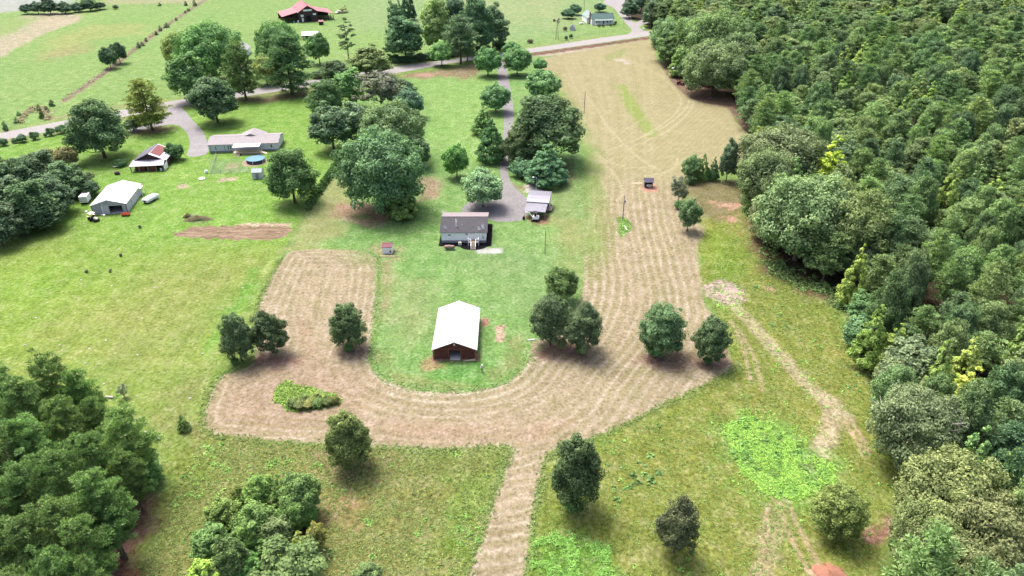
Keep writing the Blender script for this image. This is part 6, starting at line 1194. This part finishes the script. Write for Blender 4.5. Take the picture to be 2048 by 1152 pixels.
# ------------------------------------------------------------------ the person on the lawn
def person():
    t = thing('person', 'person in white cap, pale shirt and black trousers on the lawn by the barn', 'person', at(964, 744), math.radians(20))
    J = {'pelvis': (0, 0, .98), 'waist': (0, -.01, 1.12), 'chest': (0, .02, 1.36), 'neck': (0, .01, 1.52), 'head': (0, -.03, 1.64), 'crown': (0, -.03, 1.76),
         'hipL': (-.1, 0, .93), 'kneeL': (-.12, -.06, .5), 'ankL': (-.13, .02, .09), 'toeL': (-.15, -.16, .04), 'hipR': (.1, 0, .93), 'kneeR': (.13, .02, .5), 'ankR': (.14, .1, .09), 'toeR': (.16, -.08, .04),
         'shL': (-.19, .02, 1.43), 'elL': (-.27, .0, 1.15), 'wrL': (-.14, -.26, 1.08), 'shR': (.19, .02, 1.43), 'elR': (.27, .0, 1.15), 'wrR': (.14, -.26, 1.08)}
    Rr = {'pelvis': .15, 'waist': .14, 'chest': .17, 'neck': .06, 'head': .095, 'crown': .08, 'hipL': .095, 'kneeL': .065, 'ankL': .045, 'toeL': .04, 'hipR': .095, 'kneeR': .065, 'ankR': .045, 'toeR': .04, 'shL': .07, 'elL': .05, 'wrL': .034, 'shR': .07, 'elR': .05, 'wrR': .034}
    E_ = [('pelvis', 'waist'), ('waist', 'chest'), ('chest', 'neck'), ('neck', 'head'), ('head', 'crown'), ('pelvis', 'hipL'), ('hipL', 'kneeL'), ('kneeL', 'ankL'), ('ankL', 'toeL'), ('pelvis', 'hipR'), ('hipR', 'kneeR'), ('kneeR', 'ankR'), ('ankR', 'toeR'), ('chest', 'shL'), ('shL', 'elL'), ('elL', 'wrL'), ('chest', 'shR'), ('shR', 'elR'), ('elR', 'wrR')]
    for s, w in (('L', 1), ('R', -1)):
        wx = -.14 * w
        J['pm' + s] = (wx * .85, -.33, 1.08); Rr['pm' + s] = .032; E_.append(('wr' + s, 'pm' + s))
        for k in range(4):
            J[f'f{k}{s}'] = (wx * .62 + .012 * w, -.37 + .012 * k, 1.10 - .022 * k); J[f'g{k}{s}'] = (wx * .35, -.36 + .01 * k, 1.09 - .022 * k); Rr[f'f{k}{s}'] = .010; Rr[f'g{k}{s}'] = .008; E_ += [('pm' + s, f'f{k}{s}'), (f'f{k}{s}', f'g{k}{s}')]
        J['th' + s] = (wx * .7, -.33, 1.13); Rr['th' + s] = .011; J['ti' + s] = (wx * .5, -.36, 1.15); Rr['ti' + s] = .009; E_ += [('pm' + s, 'th' + s), ('th' + s, 'ti' + s)]
    names = list(J); me = bpy.data.meshes.new('body'); me.from_pydata([J[n] for n in names], [(names.index(a), names.index(b)) for a, b in E_], []); me.update()
    N = Nodes('skin_and_clothes'); co = N.n('ShaderNodeSeparateXYZ'); N.t.links.new(N.coord('Object'), co.inputs[0]); z = co.outputs[2]
    c = N.mix(N.math('GREATER_THAN', z, .97), (.016, .016, .02), (.52, .48, .50)); c = N.mix(N.math('GREATER_THAN', z, 1.50), c, (.42, .26, .19)); c = N.mix(N.math('MULTIPLY', N.math('LESS_THAN', co.outputs[1], -.12), N.math('GREATER_THAN', z, .97)), c, (.42, .26, .19)); c = N.mix(N.math('LESS_THAN', z, .09), c, (.05, .045, .04))
    me.materials.append(N.done(N.pbsdf(c, .8)))
    o = bpy.data.objects.new('body', me); COL.objects.link(o); o.parent = t; sk = o.modifiers.new('skin', 'SKIN'); sk.use_smooth_shade = True
    for i, n in enumerate(names): v = me.skin_vertices[0].data[i]; v.radius = (Rr[n], Rr[n] * (.72 if n in ('chest', 'waist', 'pelvis') else 1.0)); v.use_root = (n == 'pelvis')
    o.modifiers.new('smooth', 'SUBSURF').render_levels = 2
    MB().lathe([(.112, 1.70), (.115, 1.75), (.10, 1.81), (.05, 1.845), (.005, 1.85)], 16, (0, -.03, 0)).box(-.08, .08, -.26, -.12, 1.695, 1.71).build('cap', m_whitepaint, t); MB().lathe([(.1, 1.62), (.108, 1.66), (.106, 1.70)], 14, (0, .0, 0)).build('hair', m_brown, t)
    f = MB(); 
    for s in (-1, 1): f.box(s * .04 - .012, s * .04 + .012, -.128, -.115, 1.655, 1.668)
    f.box(-.03, .03, -.122, -.11, 1.585, 1.592); f.hexa([(-.014, -.12, 1.605), (.014, -.12, 1.605), (.01, -.11, 1.65), (-.01, -.11, 1.65), (-.012, -.145, 1.607), (.012, -.145, 1.607), (.006, -.125, 1.65), (-.006, -.125, 1.65)]); f.build('face', m_brown, t)
    c_ = thing('remote_controller', 'small grey controller held by the person on the lawn', 'controller', at(964, 744), math.radians(20)); b_ = box('case', m_skirt, c_, -.09, .09, -.40, -.34, 1.045, 1.10, .01); MB().tube((-.06, -.37, 1.10), (-.07, -.40, 1.2), .006).tube((.06, -.37, 1.10), (.07, -.40, 1.2), .006).build('antenna', m_black, c_)
person()
# ------------------------------------------------------------------ rough growth too small to count
def tufts(name, label, polys, n, size, height, tint, seed, nl=7, spread=None, avoid=(), lines=(), edge_noise=(6, -0.05), leafw=0.6, kind='stuff'):
    R = np.random.RandomState(seed); pts = []
    for poly in polys:
        P = gps(poly); xs = [p[0] for p in P]; ys = [p[1] for p in P]; x = R.uniform(min(xs), max(xs), n * 4); y = R.uniform(min(ys), max(ys), n * 4)
        k = (poly_sdf(x, y, P) + 1.2 * fbm(x, y, 3, 3, seed) < 0) & (fbm(x, y, edge_noise[0], 3, seed + 1, .6) > edge_noise[1])
        for a in avoid: k &= poly_sdf(x, y, a) > 0.3
        for a in lines: k &= seg_dist(x, y, a) > 1.5
        x, y = x[k][:n], y[k][:n]; pts.append(np.stack([x, y], 1))
    P = np.concatenate(pts); m = len(P); s = size * (0.45 + 1.1 * R.rand(m) ** 1.7)
    u = norm(R.normal(size=(m, nl, 3)) * np.array([1, 1, .6]) + np.array([0, 0, .55])); u[..., 2] = np.abs(u[..., 2])
    C = np.concatenate([P, np.zeros((m, 1))], 1)[:, None, :] + u * s[:, None, None] * np.array([1, 1, height]) * (0.5 + .6 * R.rand(m, nl, 1)); C[..., 2] += .03
    nn = norm(u * .5 + np.array([0, 0, .8]) + R.normal(size=u.shape) * .3)
    V = leaves_from(C.reshape(-1, 3), nn.reshape(-1, 3), np.repeat(s, nl) * .9, np.repeat(s, nl) * leafw, R)
    V[:, 2] = np.maximum(V[:, 2], .012)
    lv = np.clip(np.repeat(R.rand(m) * .5 + .25, nl) + .15 * R.normal(size=m * nl), 0, 1)
    me = np_mesh(name, V, np.arange(len(V)).reshape(-1, 4), m_leaf, [('lv', 'FLOAT', np.repeat(lv, 4))]); o = bpy.data.objects.new(name, me); COL.objects.link(o); o.color = (*tint, 1); tag(o, label, kind=kind); return o
TRACK = [smooth_line(gps(l), 4) for l in ([(1470, 615), (1510, 655), (1560, 710), (1610, 765), (1655, 805), (1690, 835)], [(1660, 800), (1662, 850), (1645, 895), (1610, 935)])]
LOW = [(340, 1010), (400, 880), (560, 890), (780, 902), (940, 902), (1018, 908), (985, 1000), (920, 1200), (250, 1200)]
RIGHT = [(1410, 560), (1480, 430), (1530, 520), (1640, 580), (1720, 700), (1760, 800), (1800, 960), (1760, 1060), (1710, 1200), (1066, 1200), (1070, 1085), (1095, 935), (1180, 888), (1320, 822), (1462, 748), (1440, 650)]
BRIGHT = [(1450, 850), (1500, 832), (1560, 850), (1600, 900), (1672, 930), (1660, 980), (1580, 1005), (1520, 985), (1470, 930)]
B2 = [(1068, 1085), (1130, 1060), (1210, 1090), (1240, 1160), (1060, 1180)]
tufts('weeds', 'bright green broad leaved weeds in the patch by the dirt track', [BRIGHT], 7500, .20, 1.3, (.088, .150, .036), 1, 5, edge_noise=(5, -.18))
tufts('weeds', 'thinning fringe of bright weeds round the patch by the dirt track', [[(1420, 850), (1490, 810), (1580, 830), (1640, 890), (1710, 930), (1690, 1000), (1590, 1040), (1500, 1010), (1440, 940)]], 900, .2, 1.0, (.075, .125, .032), 21, 6, edge_noise=(4, .05))
tufts('weeds', 'darker taller weeds standing in the bright patch', [BRIGHT], 260, .42, 1.2, (.05, .10, .03), 22, 8, edge_noise=(3, .1))
tufts('weeds', 'bright green weeds beside the mown lane at the bottom', [B2], 2200, .20, 1.3, (.07, .135, .034), 2, 7, edge_noise=(3, -.05))
tufts('weeds', 'green weeds dotting the pale dirt track and its turn', [[(1470, 610), (1500, 640), (1570, 700), (1700, 830), (1660, 900), (1600, 900), (1640, 830), (1540, 710)], [(1410, 570), (1480, 570), (1490, 640), (1430, 610)]], 160, .24, .8, (.08, .15, .04), 3, 6, edge_noise=(3, -.05))
tufts('rough_grass', 'coarse olive grass tufts of the lower left pasture', [LOW], 13000, .19, .7, (.062, .084, .030), 4, 5, edge_noise=(5, -.28))
tufts('rough_grass', 'coarse yellow green grass tufts of the right pasture', [RIGHT], 12000, .18, .6, (.056, .086, .026), 5, 5, lines=TRACK, edge_noise=(5, -.12))
tufts('weeds', 'fresh green weed clumps scattered over the lower pastures', [LOW, RIGHT], 480, .32, .8, (.064, .115, .032), 6, 9, edge_noise=(9, .12))
tufts('weeds', 'dark blue green weed clumps along the right pasture', [[(1420, 500), (1500, 560), (1700, 720), (1740, 820), (1640, 760), (1520, 640)], [(1200, 880), (1330, 840), (1340, 960), (1220, 1020)]], 30, .45, .8, (.05, .095, .036), 7, 12, edge_noise=(6, .0))
tufts('weeds', 'long grass covering the overgrown island in the hayfield', [ISLAND], 700, .34, .9, (.075, .115, .03), 8, 6, edge_noise=(4, -.9))
tufts('weeds', 'weeds and grass on the small triangle round the pole', [ISLE2], 120, .35, .6, (.065, .12, .035), 9, 6, edge_noise=(4, -.9))
tufts('rough_grass', 'dry scrub along the weedy pasture fence strip', [[(126, 205), (217, 143), (300, 78), (350, 42), (343, 40), (296, 72), (212, 136), (120, 200)], [(30, 245), (62, 214), (90, 212), (104, 240), (90, 240), (75, 222), (60, 226), (44, 248)]], 500, .7, .8, (.085, .08, .05), 10, 6, edge_noise=(6, -.2))
tufts('undergrowth', 'low green undergrowth along the forest edge', [[(1480, 410), (1500, 400), (1560, 510), (1650, 565), (1720, 620), (1745, 700), (1775, 790), (1800, 900), (1775, 905), (1745, 800), (1715, 700), (1690, 625), (1540, 550)]], 900, .55, 1.1, (.052, .082, .032), 11, 8, edge_noise=(6, -.15))
# ragged border where standing grass meets the mown field
def border(name, label, line, n, tint, seed, spread=.55, size=.26):
    R = np.random.RandomState(seed); L = np.array(line); seg = np.hypot(*(L[1:] - L[:-1]).T); cum = np.concatenate([[0], np.cumsum(seg)]); s = R.rand(n) * cum[-1]; i = np.clip(np.searchsorted(cum, s) - 1, 0, len(seg) - 1); t = (s - cum[i]) / (seg[i] + 1e-9)
    P = L[i] + (L[i + 1] - L[i]) * t[:, None] + R.normal(size=(n, 2)) * spread; nl = 4; sz = size * (.5 + R.rand(n))
    u = norm(R.normal(size=(n, nl, 3)) * np.array([1, 1, .6]) + np.array([0, 0, .6])); u[..., 2] = np.abs(u[..., 2])
    C = np.concatenate([P, np.zeros((n, 1))], 1)[:, None, :] + u * sz[:, None, None] * .7; C[..., 2] += .03
    V = leaves_from(C.reshape(-1, 3), norm(u * .5 + np.array([0, 0, .8])).reshape(-1, 3), np.repeat(sz, nl), np.repeat(sz, nl) * .5, R); V[:, 2] = np.maximum(V[:, 2], .012)
    me = np_mesh(name, V, np.arange(len(V)).reshape(-1, 4), m_leaf, [('lv', 'FLOAT', np.repeat(np.clip(.45 + .2 * R.normal(size=n * nl), 0, 1), 4))]); o = bpy.data.objects.new(name, me); COL.objects.link(o); o.color = (*tint, 1); tag(o, label, kind='stuff')
border('rough_grass', 'ragged fringe of grass along the lawn side of the hayfield', smooth_line(gps(LAWN_EDGE[:18]), 4), 1500, (.050, .085, .030), 31, .7, .22)
k0 = W['MOWN'].index(min(W['MOWN'], key=lambda p: math.hypot(p[0] - gp(1466, 728)[0], p[1] - gp(1466, 728)[1]))); k1 = W['MOWN'].index(min(W['MOWN'], key=lambda p: math.hypot(p[0] - gp(573, 507)[0], p[1] - gp(573, 507)[1])))
border('rough_grass', 'ragged fringe of grass along the outer rim of the hayfield', W['MOWN'][k0:k1], 3000, (.060, .085, .030), 32, .5, .26)
